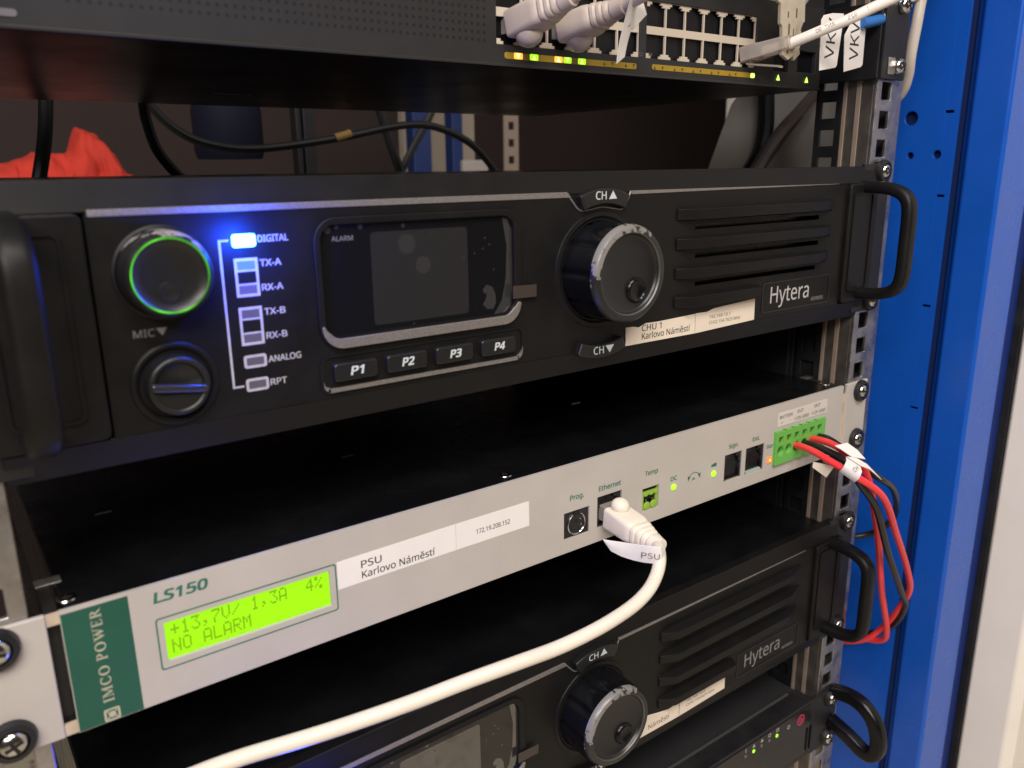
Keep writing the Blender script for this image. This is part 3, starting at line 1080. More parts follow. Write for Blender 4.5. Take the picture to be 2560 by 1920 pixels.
def serif(parent):
    """roman capitals with thick and thin strokes, reading upwards"""
    L = {}

    def bar(x0, y0, x1, y1):
        return [(x0, y0), (x1, y0), (x1, y1), (x0, y1)]

    def stroke(xa, ya, xb, yb, w):
        return [(xa - w / 2, ya), (xa + w / 2, ya), (xb + w / 2, yb), (xb - w / 2, yb)]

    def bowl(cx, cy, rx, ry, w, a0, a1, thin=0.12, n=14):
        out = []
        for k in range(n):
            q = []
            for kk in (k, k + 1):
                t = math.radians(a0 + (a1 - a0) * kk / n)
                q.append(t)
            ww = [thin + (w - thin) * abs(math.cos(t)) for t in q]
            out.append([(cx + rx * math.cos(q[0]), cy + ry * math.sin(q[0])), (cx + rx * math.cos(q[1]), cy + ry * math.sin(q[1])),
                        (cx + (rx - ww[1]) * math.cos(q[1]), cy + (ry - 0.10) * math.sin(q[1])), (cx + (rx - ww[0]) * math.cos(q[0]), cy + (ry - 0.10) * math.sin(q[0]))])
        return out
    sf = lambda x, w=0.34: [bar(x - w / 2, 0, x + w / 2, 0.07)]
    st = lambda x, w=0.34: [bar(x - w / 2, 0.93, x + w / 2, 1.0)]
    L["I"] = ([bar(0.1, 0.05, 0.27, 0.95)] + sf(0.185) + st(0.185), 0.42)
    L["M"] = ([bar(0.1, 0.05, 0.17, 0.95), bar(0.80, 0.05, 0.98, 0.95), stroke(0.2, 0.97, 0.52, 0.04, 0.17), stroke(0.52, 0.04, 0.84, 0.97, 0.08)] + sf(0.13, .3) + sf(0.89) + st(0.14, .3) + st(0.91, .3), 1.12)
    L["C"] = (bowl(0.46, 0.5, 0.42, 0.51, 0.19, 45, 315) + [bar(0.70, 0.70, 0.78, 0.98), bar(0.72, 0.1, 0.78, 0.3)], 0.88)
    L["O"] = (bowl(0.48, 0.5, 0.45, 0.51, 0.20, 0, 360, n=24), 1.0)
    L["P"] = ([bar(0.1, 0.05, 0.27, 0.95)] + bowl(0.30, 0.72, 0.36, 0.28, 0.18, -90, 90) + sf(0.185) + st(0.2), 0.74)
    L["W"] = ([stroke(0.14, 1, 0.40, 0.0, 0.18), stroke(0.40, 0, 0.62, 0.9, 0.08), stroke(0.58, 1, 0.84, 0.0, 0.18), stroke(0.84, 0, 1.08, 1.0, 0.08)] + st(0.14) + st(0.58) + st(1.08, .28), 1.22)
    L["E"] = ([bar(0.1, 0.05, 0.27, 0.95), bar(0.1, 0, 0.66, 0.07), bar(0.1, 0.93, 0.62, 1.0), bar(0.2, 0.47, 0.5, 0.54), bar(0.59, 0, 0.66, 0.26), bar(0.56, 0.76, 0.62, 1.0), bar(0.46, 0.38, 0.51, 0.63)], 0.76)
    L["R"] = ([bar(0.1, 0.05, 0.27, 0.95)] + bowl(0.30, 0.74, 0.36, 0.26, 0.18, -90, 90) + [stroke(0.42, 0.5, 0.76, 0.0, 0.18)] + sf(0.185) + st(0.2) + [bar(0.66, 0, 0.9, .07)], 0.9)
    u = 0.0
    quads = []
    for ch in "IMCO POWER":
        if ch == " ":
            u += 0.42
            continue
        qs, adv = L[ch]
        quads += [[(u + px, py) for px, py in q] for q in qs]
        u += adv + 0.06
    tot = u
    z0, z1, xb, h = 7.6, 42.2, -203.2, 3.3
    b = B()
    for q in quads:
        b.add([(xb - py * h, -0.13, z0 + px * (z1 - z0) / tot) for px, py in q], [(0, 1, 2, 3)])
    obj("lettering", b, GOLD, parent)


serif(gb)
b = B()
b.ring(rr(-206.9, -202.0, 0.6, 5.1, 0.6), rr(-206.2, -202.7, 1.2, 4.5, 0.3), -0.13, 0.0)
b.prism([(-204.45 + 1.15 * math.cos(k * PI / 8), 2.85 + 1.15 * math.sin(k * PI / 8)) for k in range(16)], -0.13, 0.0)
for cx, cz in ((-205.7, 1.7), (-203.2, 1.7), (-203.2, 4.0), (-205.7, 4.0)):
    b.box(cx - .3, cx + .3, -0.13, 0, cz - .3, cz + .3)
obj("logo", b, GOLD, gb)
text("LS150", -187.5, 37.4, 3.7, -0.06, GREENT, P, width=17.6, slant=0.16, bold=0.03)
# display
b = B()
b.ring(rr(-187.8, -122.8, 12.0, 31.6, 1.2), rr(-187.3, -123.3, 12.5, 31.1, 0.9), -0.06, 0.1)
obj("display_border", b, GREENT, P)
b = B()
b.box(-185.7, -125.0, 1.3, 1.9, 14.3, 29.7)
dsp = obj("display", b, LCD, P)
FONT5 = {'+': "00000 00100 00100 11111 00100 00100 00000", '1': "00100 01100 00100 00100 00100 00100 01110", '3': "11111 00010 00100 00010 00001 10001 01110",
         ',': "00000 00000 00000 00000 01100 00100 01000", '7': "11111 00001 00010 00100 01000 01000 01000", 'V': "10001 10001 10001 10001 10001 01010 00100",
         '/': "00000 00001 00010 00100 01000 10000 00000", 'A': "01110 10001 10001 10001 11111 10001 10001", '4': "00010 00110 01010 10010 11111 00010 00010",
         '%': "11000 11001 00010 00100 01000 10011 00011", 'N': "10001 10001 11001 10101 10011 10001 10001", 'O': "01110 10001 10001 10001 10001 10001 01110",
         'L': "10000 10000 10000 10000 10000 10000 11111", 'R': "11110 10001 10001 11110 10100 10010 10001", 'M': "10001 11011 10101 10101 10001 10001 10001"}
for line, zt in (("+13,7V/ 1,3A  4%", 27.9), ("NO ALARM", 21.7)):
    b = B()
    for i, ch in enumerate(line):
        if ch == ' ':
            continue
        for r_, row in enumerate(FONT5[ch].split()):
            for c_, bit in enumerate(row):
                if bit == '1':
                    x = -183.2 + i * 3.47 + c_ * 0.58
                    z = zt - r_ * 0.74
                    b.box(x, x + 0.50, 1.2, 1.28, z - 0.64, z)
    obj("display_text", b, LCDINK, dsp)
# paper labels
b = B()
b.prism([(-122.4, 20.3), (-68.95, 20.6), (-68.95, 32.4), (-122.4, 31.8)], -0.16, 0.05)
l1 = obj("sticker", b, PAPER, P)
b = B()
b.prism([(-68.75, 20.6), (-30.0, 20.7), (-30.2, 32.5), (-68.75, 32.4)], -0.16, 0.05)
l2 = obj("sticker", b, PAPER, P)
text("PSU", -112.5, 26.3, 3.0, -0.2, INK, l1, width=8.9)
text("Karlovo Náměstí", -112.4, 21.9, 3.0, -0.2, INK, l1, width=33.2)
text("172.19.208.152", -58.6, 24.9, 2.1, -0.2, INK, l2, width=17.8)
# captions
for s_, x, z, w, h in (("Prog.", -6.1, 26.2, 8.7, 2.5), ("Ethernet", 11.9, 26.3, 14.6, 2.5), ("Temp", 43.0, 26.5, 9.2, 2.4), ("DC", 61.8, 19.1, 4.8, 2.3),
                       ("Sign.", 107.2, 26.8, 8.1, 2.3), ("Ext.", 127.6, 26.6, 6.3, 2.3), ("Start", 140.6, 19.3, 7.5, 2.2)):
    text(s_, x, z, h, -0.06, GREENT, P, width=w, bold=0.02)
# adjuster arc with two arrow heads, battery mark
b = B()
arc = [(79.9 + 4.6 * math.cos(math.radians(a)), 15.6 + 4.3 * math.sin(math.radians(a))) for a in range(30, 151, 10)]
arc2 = [(79.9 + 4.2 * math.cos(math.radians(a)), 15.6 + 3.9 * math.sin(math.radians(a))) for a in range(30, 151, 10)]
b.ring(arc, arc2, -0.06, 0.05, closed=False)
b.prism([(75.2, 15.6), (77.0, 17.8), (74.9, 18.6)], -0.06, 0.05)
b.prism([(84.6, 15.6), (84.9, 18.6), (82.8, 17.8)], -0.06, 0.05)
b.prism([(93.3, 19.4), (97.6, 19.2), (97.6, 20.9), (96.6, 21.4), (93.3, 20.6)], -0.06, 0.05)
obj("printed_symbol", b, GREENT, P)
for x, z in ((64.2, 15.4), (95.5, 15.3)):
    b = B()
    b.lathe([(1.75, 0), (1.6, 0.5), (1.1, 0.9), (0.05, 1.0)], (x, 0, z), 20)
    obj("indicator_led", b, LEDGREEN, P)
b = B()
b.box(79.0, 80.4, 2.0, 2.08, 14.6, 16.4)
obj("trimmer", b, CHROME, P)
b = B()
b.prism(rr(142.1, 146.0, 10.1, 13.7, 0.3), -0.5, 0.1)
sb = obj("start_button", b, LEDORG, P, bevel=0.2)
b = B()
b.prism(rr(143.3, 144.8, 11.2, 12.6, 0.2), -0.75, -0.45)
obj("button_dot", b, LEDAMB, sb)
# mini-DIN socket
b = B()
b.box(-9.4, 5.9, 0.6, 3.0, 7.5, 20.4)
ps = obj("round_socket", b, BLK2, P, bevel=0.2)
b = B()
cx, cz = -1.7, 13.6
pts = spline([(cx + 5.2 * math.cos(math.radians(a)), 0.3, cz + 5.2 * math.sin(math.radians(a))) for a in range(115, 426, 10)], 1)
b.tube(pts, 0.38, 8, 1)
obj("shield_ring", b, CHROME, ps)
b = B()
b.lathe([(4.3, 0), (4.3, 0.35), (0.1, 0.36)], (cx, 0.6, cz), 28)
obj("insert", b, BLKM, ps)
for a in (40, 140, 200, 340, 245, 295):
    b = B()
    px, pz = cx + 3.0 * math.cos(math.radians(a)), cz + 3.0 * math.sin(math.radians(a))
    b.lathe([(0.42, 0), (0.42, 0.1), (0.05, 0.1)], (px, 0.24, pz), 10)
    obj("contact_hole", b, CHROME if a in (40, 340) else VOID, ps)
b = B()
b.box(cx - .7, cx + .7, 0.1, 0.3, cz + .5, cz + 2.3)
b.box(cx - 1.7, cx + 1.7, 0.05, 0.5, cz + 4.4, cz + 6.2)
obj("keyway", b, VOID, ps)


def jack(x0, x1, z0, z1, notch_top, y0, parent, name="network_socket", steps=((0.72, 0.22), (0.42, 0.16))):
    """moulded modular jack: stepped mouth with a dark cavity and contact wires"""
    b = B()
    w = x1 - x0
    h = z1 - z0
    cx_ = (x0 + x1) / 2
    m = 0.9
    hs = [(x0 + m, x1 - m, z0 + m, z1 - m)]
    core = z0 + m
    hm = h * 0.56
    if notch_top:
        hs = [(x0 + m, x1 - m, core, core + hm)]
        zz = core + hm
        for kx, kz in steps:
            hs.append((cx_ - w * kx / 2, cx_ + w * kx / 2, zz - .01, min(zz + h * kz, z1 - .6)))
            zz += h * kz
    b.plate(x0, x1, z0, z1, y0, y0 + 1.2, hs)
    o = obj(name, b, BLK2, parent, bevel=0.1)
    b = B()
    b.box(x0 + .1, x1 - .1, y0 + 12, y0 + 12.5, z0 + .1, z1 - .1)
    b.box(x0 + .1, x0 + .5, y0 + 1.3, y0 + 12, z0 + .1, z1 - .1)
    b.box(x1 - .5, x1 - .1, y0 + 1.3, y0 + 12, z0 + .1, z1 - .1)
    b.box(x0 + .6, x1 - .6, y0 + 1.3, y0 + 12, z0 + .1, z0 + .5)
    b.box(x0 + .6, x1 - .6, y0 + 1.3, y0 + 12, z1 - .5, z1 - .1)
    obj("cavity", b, VOID, o)
    return o


jack(11.3, 27.2, 7.6, 23.3, True, 0.9, P)
j1 = jack(104.6, 118.9, 8.1, 23.3, True, 0.7, P, "phone_socket")
j2 = jack(122.5, 138.7, 7.8, 23.3, True, 0.7, P, "phone_socket")
b = B()
b.box(106, 117.5, 0.5, 2.4, 7.9, 8.7)
obj("socket_lip", b, CHROME, j1)
b = B()
b.box(124, 137, 0.4, 2.6, 7.8, 9.0)
obj("socket_lip", b, mat("pale_socket_lip", (0.35, 0.45, 0.40), 0.4), j2)
# two-pole header marked Temp
b = B()
b.plate(41.8, 53.3, 7.8, 19.6, 0.7, 2.0, [(43.3, 51.9, 10.2, 15.4), (42.0, 53.1, 17.4, 19.4)])
hd = obj("plug_header", b, LGREEN, P, bevel=0.3)
b = B()
for x in (44.4, 48.3, 51.6):
    b.prism(rr(x - 1.2, x + 1.2, 15.2, 17.4, 0.7), 0.1, 1.2)
for x in (45.3, 50.0):
    b.lathe([(2.2, 0), (2.2, 0.6), (1.6, .8), (0.05, 0.8)], (x, 0.75, 9.9), 18)
obj("coding_rib", b, LGREEN, hd, bevel=0.2)
b = B()
b.box(41.9, 53.2, 9, 9.5, 7.9, 19.5)
obj("cavity", b, VOID, hd)
for x in (45.4, 49.8):
    b = B()
    b.box(x - .35, x + .35, 1.2, 9, 12.2, 12.9)
    obj("pin", b, CHROME, hd)
# pluggable terminal block and its printed strip
TY = -1.9
TX, TP = 151.7, 7.52
b = B()
th = [(TX + TP * k - 2.1, TX + TP * k + 2.1, 20.9, 24.7) for k in range(6)]
ci = [(TX + TP * k, 15.9, 3.2) for k in range(6)]
b.plate(147.1, 195.2, 7.9, 28.2, TY, 1.9, th, circ=ci, nseg=24)
tb = obj("terminal_block", b, TGREEN, P, bevel=0.3)
b = B()
b.box(148.4, 194.0, 1.95, 2.05, 9.0, 27.1)
obj("cavity", b, VOID, tb)
for k in range(6):
    xc = TX + TP * k
    b = B()
    b.add([(xc - 2.05, TY + 0.3, 20.95), (xc + 2.05, TY + 0.3, 20.95), (xc + 2.05, TY + 0.3, 23.6), (xc + 2.05, TY + 3.4, 20.95), (xc - 2.05, TY + 3.4, 20.95)],
          [(0, 1, 2), (1, 3, 2), (0, 2, 3, 4), (0, 4, 3, 1)])
    obj("release_lever", b, TGREEN, tb)
    b = B()
    b.lathe([(3.15, -0.1), (2.9, -1.2), (2.6, -2.2)], (xc, TY, 15.9), 24, cap=False)
    obj("wire_funnel", b, TGREEN, tb)
    if k:
        b = B()
        b.box(xc - TP / 2 - .2, xc - TP / 2 + .2, TY - 0.1, TY + 3, 27.9, 28.4)
        obj("seam", b, VOID, tb)
b = B()
b.box(149.6, 197.6, -0.25, 0.05, 30.5, 38.7)
lb = obj("terminal_label", b, mat("grey_white_label", (0.60, 0.555, 0.51), 0.5), P)
for s_, x, z, w in (("BATTERY", 150.9, 35.0, 12.5), ("OUT", 167.4, 35.6, 6.2), ("OUT", 184.2, 35.9, 6.2), ("+", 152.6, 31.6, 1.3), ("-", 160.2, 32.2, 1.1), ("+12V", 164.8, 31.6, 7.0), ("GND", 172.7, 31.6, 6.6), ("+12V", 181.6, 31.7, 7.0), ("GND", 189.6, 31.7, 6.4)):
    text(s_, x, z, 1.9, -0.3, mat("grey_label_ink", (0.12, 0.14, 0.13), 0.6), lb, width=w, bold=0.02)

# ================================================================== rack server at the bottom
t = thing("rack_server", "black rack server with green status lights and red power symbol, lowest unit", "server", (0, 0, -222))
b = B()
b.box(-213, 213, 13.5, 420, -220, -178.2)
obj("chassis", b, mat("dark_grey_server_lid", (0.03, 0.03, 0.032), 0.33, 0.3, rvar=0.08, vscale=30), t, bevel=0.6)
b = B()
b.box(-213, 213.5, -2, 13.2, -220, -176.8)
obj("front_bezel", b, BLKM, t, bevel=1.0)
b = B()
b.box(-213, 203, 12.0, 13.4, -177.0, -176.3)
obj("bright_edge", b, mat("worn_edge_metal", (0.45, 0.43, 0.41), 0.3, 0.9), t)
b = B()
b.box(60, 209, -2.6, -2.0, -215.5, -178.6)
obj("control_strip", b, mat("smoked_plastic", (0.012, 0.012, 0.012), 0.25), t, bevel=0.3)
for x, lit in ((139.0, 0), (147.0, 1), (155.0, 0), (163, 0), (171, 1)):
    b = B()
    b.lathe([(1.25, 0), (1.1, 0.3), (0.05, 0.4)], (x, -2.6, -185.1), 16)
    obj("status_light", b, LEDGREEN if lit else LEDOFF, t)
for k, x in enumerate((139.0, 147.0, 155.2, 163.0, 171.4, 183.6)):
    b = B()
    z = -181.0 if k < 5 else -184.6
    if k in (1, 2):
        b.prism([(x - 1.3, z - 1.2), (x + 1.3, z - 1.2), (x, z + 1.4)], -2.66, -2.6)
    elif k == 0:
        b.box(x - .3, x + .3, -2.66, -2.6, z - 1.3, z + .5)
        b.box(x - .3, x + .3, -2.66, -2.6, z + .9, z + 1.5)
    else:
        b.ring(rr(x - 1.3, x + 1.3, z - 1.2, z + 1.2, .5), rr(x - .9, x + .9, z - .8, z + .8, .3), -2.66, -2.6)
    obj("printed_symbol", b, PRINT, t)
b = B()
c0 = [(197.2 + 3.9 * math.cos(k * PI / 16), -185.3 + 3.9 * math.sin(k * PI / 16)) for k in range(32)]
c1 = [(197.2 + 3.3 * math.cos(k * PI / 16), -185.3 + 3.3 * math.sin(k * PI / 16)) for k in range(32)]
b.ring(c0, c1, -2.72, -2.6)
a0 = [(197.2 + 1.9 * math.cos(math.radians(a)), -185.3 + 1.9 * math.sin(math.radians(a))) for a in range(125, 416, 15)]
a1 = [(197.2 + 1.4 * math.cos(math.radians(a)), -185.3 + 1.4 * math.sin(math.radians(a))) for a in range(125, 416, 15)]
b.ring(a0, a1, -2.72, -2.6, closed=False)
b.box(196.95, 197.45, -2.72, -2.6, -185.2, -182.9)
obj("power_symbol", b, mat("red_lit_symbol", (0.3, 0.02, 0.05), 0.4, emit=(0.5, 0.04, 0.09), estr=0.6), t)
b = B()
b.lathe([(1.4, 0), (1.2, .3), (.05, .4)], (121, -2.6, -187.5), 16)
obj("status_light", b, LEDAMB, t)
for x in (205.5, 209.5):
    b = B()
    b.box(x, x + 1.4, -3.4, -2.05, -213.5, -196)
    obj("latch_rib", b, BLKG, t)
screw(t, 203.8, 6, -178, 1.0)
b = B()
b.box(214, 241.3, -1.5, 2.1, -221.5, -178.6)
obj("ear", b, BLKM, t, bevel=0.6)
b = B()
b.box(-241.3, -214, -1.5, 2.1, -221.5, -178.6)
obj("ear", b, BLKM, t, bevel=0.6)
for z in (-184.15, -215.9):
    screw(t, 232.55, -1.5, z, 4.3, 6.6, rot=0.4)
b = B()
hp = [(-2, -179.5), (-13, -177), (-23, -178), (-32, -184.5), (-36.5, -194), (-37.5, -204.5), (-34.5, -211), (-28, -212.5), (-16, -207.5), (-2, -203)]
Pq = spline([(0, y, z) for y, z in hp], 6)
secs = []
for k, q in enumerate(Pq):
    tg = (Pq[min(k + 1, len(Pq) - 1)] - Pq[max(k - 1, 0)]).normalized()
    nn = Vector((0, -tg.z, tg.y))
    secs.append([(235 + px, q.y + nn.y * pn, q.z + nn.z * pn) for px, pn in rr(-4.4, 4.4, -4.8, 4.8, 2.6, 4)])
b.loft(secs)
obj("handle", b, BLKG, t)

# ================================================================== network switch
SY = 33.0
SZ = 217.9
t = thing("network_switch", "black rack network switch with yellow indicator strips, topmost unit", "switch", (0, SY, SZ))
b = B()
b.box(-214, 214, SY + 3, 305, SZ, SZ + 43.6)
obj("chassis", b, mat("satin_black_lid", (0.005, 0.005, 0.007), 0.38, rvar=0.06, spec=0.3, vscale=20), t, bevel=0.6)
b1x0, b1x1, b2x0, b2x1 = -20.2, 64.2, 68.6, 152.0
pz0, pz1 = 226.6, 252.4
b = B()
b.plate(-214.5, 212.5, SZ - 0.2, SZ + 43.8, SY, SY + 2.9, [(b1x0, b1x1, pz0, pz1), (b2x0, b2x1, pz0, pz1), (168, 181.5, 226.2, 237.2), (190, 207, 226.8, 238.0)])
obj("face_plate", b, mat("dark_grey_switch_face", (0.020, 0.019, 0.019), 0.5, var=0.1, bump=0.1), t, bevel=0.4)
b = B()
b.box(-214.5, 212.5, SY - 0.7, SY, SZ - 0.2, SZ + 1.1)
obj("lower_lip", b, mat("dark_grey_lip", (0.025, 0.024, 0.024), 0.4), t, bevel=0.3)
for x0, x1 in ((b1x0, b1x1), (b2x0, b2x1)):
    w = (x1 - x0) / 6
    hs = []
    for k in range(6):
        xc = x0 + (k + 0.5) * w
        hs += [(xc - w / 2 + .45, xc + w / 2 - .45, 228.9, 237.6), (xc - 4.4, xc + 4.4, 227.9, 229.0), (xc - 3.0, xc + 3.0, 226.7, 228.0),
               (xc - w / 2 + .45, xc + w / 2 - .45, 241.2, 250.0), (xc - 4.4, xc + 4.4, 249.9, 251.0), (xc - 3.0, xc + 3.0, 250.9, 252.3)]
    b = B()
    b.plate(x0 + .1, x1 - .1, pz0 + .05, pz1 - .05, SY + 0.8, SY + 1.8, hs)
    pf = obj("port_block", b, PORT, t)
    b = B()
    for zz in (pz0 + .1, pz1 - .4):
        b.box(x0 + .1, x1 - .1, SY + 3.0, SY + 14, zz, zz + .3)
    b.box(x0 + .1, x1 - .1, SY + 14, SY + 14.4, pz0, pz1)
    for k in range(7):
        xq = x0 + k * w
        b.box(max(x0 + .1, xq - .3), min(x1 - .1, xq + .3), SY + 3.0, SY + 14, pz0 + .5, pz1 - .5)
    b.box(x0 + .6, x1 - .6, SY + 3.0, SY + 14, 238.4, 240.4)
    obj("port_cavities", b, VOID, pf)
for x0, x1, z0, z1 in ((168, 181.5, 226.2, 237.2), (190, 207, 226.8, 238.0)):
    b = B()
    b.box(x0 + .2, x1 - .2, SY + 10, SY + 10.5, z0, z1)
    b.box(x0 + .1, x0 + .5, SY + 3, SY + 10, z0, z1)
    b.box(x1 - .5, x1 - .1, SY + 3, SY + 10, z0, z1)
    cg = obj("module_slot", b, VOID, t)
    b = B()
    b.box(x0 + .6, x1 - .6, SY + 3.2, SY + 9.5, z1 - .5, z1 - .1)
    b.box(x0 + .6, x0 + 5, SY - .2, SY + .4, z1 + .2, z1 + .9)
    obj("cage_edge", b, CHROME, cg)
for x0, x1, z0, z1 in ((-16.2, 62.2, 220.9, 223.6), (72.8, 152, 221.4, 224.0)):
    b = B()
    b.prism(rr(x0, x1, z0, z1, 1.0), SY - 0.25, SY + .3)
    obj("indicator_strip", b, YSTRIP, t, bevel=0.1)


def led(x, z, col, up, box=True):
    if box:
        b = B()
        b.prism(rr(x - 2.3, x + 2.3, z - 1.25, z + 1.25, 0.5), SY - 0.33, SY - .2)
        o = obj("port_light", b, LEDAMB if col == 'a' else LEDGREEN, t)
        par = o
    else:
        par = t
    b = B()
    s_ = 1.0 if box else 1.5
    h_ = 0.95 if box else 1.5
    b.prism([(x - s_, z - h_ * up), (x + s_ * 1.0, z - h_ * up), (x, z + h_ * up)][::int(up)], SY - 0.42, SY - .3)
    obj("arrow_light", b, LEDAMB2 if col == 'a' else LEDSTAR, par)


led(-9.0, 222.35, 'a', -1)
led(-0.4, 222.35, 'g', 1)
led(13.5, 222.35, 'a', 1)
led(18.7, 222.35, 'g', -1)
led(27.3, 222.35, 'g', 1)
b = B()
b.prism(rr(148.4, 151.9, 221.5, 223.9, .9), SY - 0.33, SY - .2)
obj("port_light", b, LEDSTAR, t)
led(172.6, 222.9, 'g', 1, False)
led(199.2, 222.9, 'g', 1, False)
for k, (x, up) in enumerate(((41.1, 1), (46.3, -1), (55, 1), (60.3, -1), (74.6, 1), (80.1, -1), (88.7, 1), (94.3, -1), (102.5, 1), (108, -1), (116.5, 1), (122, -1), (131, 1), (136, -1))):
    b = B()
    z = 222.4
    b.prism([(x - .8, z - .8 * up), (x + .8, z - .8 * up), (x, z + .8 * up)][::up], SY - 0.3, SY - .2)
    obj("arrow_mark", b, mat("brown_arrow_ink", (0.09, 0.055, 0.01), 0.5), t)
text("12", 63.9, 227.2, 1.6, SY - .06, PRINTD, t)
text("14", 70.2, 227.5, 1.6, SY - .06, PRINTD, t)
b = B()
b.prism(rr(-206, -196.2, 221.2, 223.4, 1.0), SY - 0.3, SY + .1)
obj("model_plate", b, PRINTD, t)
# perforated field
b = B()
for i in range(52):
    for j in range(11):
        x = -182 + i * 3.05
        z = 227.4 + j * 3.05
        b.prism([(x + .72 * math.cos(a * PI / 4), z + .72 * math.sin(a * PI / 4)) for a in range(8)], SY - 0.05, SY - .01)
gh = obj("grille_holes", b, mat("grille_hole_dark", (0.003, 0.003, 0.003), 0.6), t)
gh["kind"] = "stuff"
# mounting bracket reaching forward to the rail
b = B()
b.box(217.4, 219.2, 0.2, 90, 221.6, 262)
b.box(219.2, 243, -1.6, 0.4, 221.6, 262)
obj("ear", b, BLKM, t, bevel=0.5)
for z in (228.6, 260.35):
    screw(t, 233.5, -1.6, z, 4.3, None, rot=0.6)
b = B()
b.prism(rr(224.3, 231.0, 224.2, 233.2, .5), -2.2, -1.62)  # bright steel square beside the lower screw
obj("steel_square", b, STEEL, t, bevel=0.2)
b = B()
b.box(-83.5, -61.6, 216.6, 217.4, SZ - 0.25, SZ + 0.2)
obj("lid_seam", b, STEEL, t)

# ================================================================== cables
CR = 2.85


def boot(parent, A, D, up, L, m, hs=1.0, w=11.6, h=9.2):
    """moulded strain-relief boot: box with a clip hump, then a ribbed taper. A start, D direction, up the hump side"""
    A, D = Vector(A), Vector(D).normalized()
    up = Vector(up)
    up = (up - D * up.dot(D)).normalized()
    sd = D.cross(up)
    b = B()
    prof = [(0, 1, 1), (0.03, 1.04, 1.04), (0.45, 1.06, 1.06), (0.52, 1.0, 1.0), (0.55, .90, .92), (0.58, .97, .97), (0.62, .93, .95), (0.645, .81, .84), (0.67, .88, .90), (0.71, .84, .87), (0.735, .72, .77), (0.76, .79, .83), (0.80, .74, .79), (0.825, .64, .70), (0.85, .70, .76), (0.93, .62, .72), (1.0, .56, .68)]
    secs = []
    for f, kw, kh in prof:
        c = A + D * (L * f)
        rad = 1.4 + 2.6 * f
        W2, H2 = w / 2 * kw, h / 2 * kh
        rad = min(rad, W2 * .98, H2 * .98)
        secs.append([tuple(c + sd * px + up * pz) for px, pz in rr(-W2, W2, -H2, H2, rad, 4)])
    b.loft(secs)
    o = obj("plug_boot", b, m, parent, angle=28)
    b = B()
    n = 20
    secs = []
    for k in range(9):
        ph = -PI / 2 + PI * k / 8
        rad = max(0.02, math.cos(ph))
        secs.append([tuple(A + D * (L * 0.12 * hs * hs) + up * (h / 2 * 0.9 + 2.2 * (2 - hs) * (2 - hs)) + up * (3.9 * hs * rad * math.sin(2 * PI * i / n)) + sd * (4.4 * hs * rad * math.cos(2 * PI * i / n)) + D * (4.6 * hs * math.sin(ph))) for i in range(n)])
    b.loft(secs)
    obj("clip_hump", b, m, o, angle=70)
    return o


def sheet(corners, thick=0.3, n=1):
    """bent paper: rows of points, given a real thickness"""
    rows = corners
    b = B()
    nr, nc = len(rows), len(rows[0])
    g = [[Vector(q) for q in r] for r in rows]
    nrm = (g[0][-1] - g[0][0]).cross(g[-1][0] - g[0][0]).normalized() * thick
    vs = [q for r in g for q in r] + [q + nrm for r in g for q in r]
    off = nr * nc
    fs = []
    for i in range(nr - 1):
        for k in range(nc - 1):
            a = i * nc + k
            fs += [(a, a + 1, a + nc + 1, a + nc), (off + a, off + a + nc, off + a + nc + 1, off + a + 1)]
    for k in range(nc - 1):
        fs += [(k, off + k, off + k + 1, k + 1), ((nr - 1) * nc + k, (nr - 1) * nc + k + 1, off + (nr - 1) * nc + k + 1, off + (nr - 1) * nc + k)]
    for i in range(nr - 1):
        fs += [(i * nc, i * nc + nc, off + i * nc + nc, off + i * nc), (i * nc + nc - 1, off + i * nc + nc - 1, off + i * nc + 2 * nc - 1, i * nc + 2 * nc - 1)]
    return b.add(vs, fs)


# --- long white patch cable from the power supply
t = thing("patch_cable", "thick cream white patch cable curving down from the power supply network socket", "cable", (19.2, 0, 15))
eth = [(17.0, -33, 10.8), (13.6, -38, 10.6), (7.9,-44.0,9.1), (3.4,-46.6,4.9), (-3.7,-49.0,1.3), (-13.1,-50.7,-1.2), (-24.4,-50.9,-3.5), (-36.9,-50.1,-5.6), (-52.7,-48.1,-7.6), (-69.6,-46.1,-8.0), (-92.4,-41.5,-9.8), (-113.7,-36.9,-12.2), (-133.6,-31.9,-14.2), (-146.5,-29.1,-14.8), (-158.6,-25.6,-15.7), (-169.6, -20.8, -17.7), (-182.0, -15.3, -20.9), (-199.1, -9.0, -26.0), (-216, -6, -34), (-236, -14, -80), (-250, -30, -200), (-255, -40, -330)]
b = B()
b.tube(eth, CR, 18, 8)
obj("cable", b, CREAM, t)
boot(t, (18.6, -3.6, 13.6), (-0.06, -1, -0.10), (0, 0, 1), 33, BOOT, w=12.8, h=10.4)
b = B()
b.box(14.0, 24.4, -4.4, 6, 10.6, 18.0)
obj("plug", b, CLEAR, t, bevel=0.3)
b = B()
wrap = [(-7.9, -25.0, 16.3), (-5.9, -27.5, 14.0), (-2.6, -31.0, 12.7), (0.1, -35.0, 12.2), (2.2, -39.5, 12.4), (3.9, -43.5, 13.0), (6.9, -45.6, 12.4), (11.6, -43.6, 10.4)]
rows = []
for f, q in zip((0.12, 0.62, 0.86, 0.96, 1, 1, 1, 1), wrap):
    hh = 4.1 * f
    rows.append([(q[0] + .3, q[1], q[2] - hh), (q[0] + .1, q[1] - .5, q[2] - hh * .33), (q[0] - .1, q[1] - .5, q[2] + hh * .33), (q[0] - .3, q[1], q[2] + hh)])
b = sheet(rows, 0.3)
fl = obj("flag_label", b, PAPER, t, label="white paper flag marked PSU")


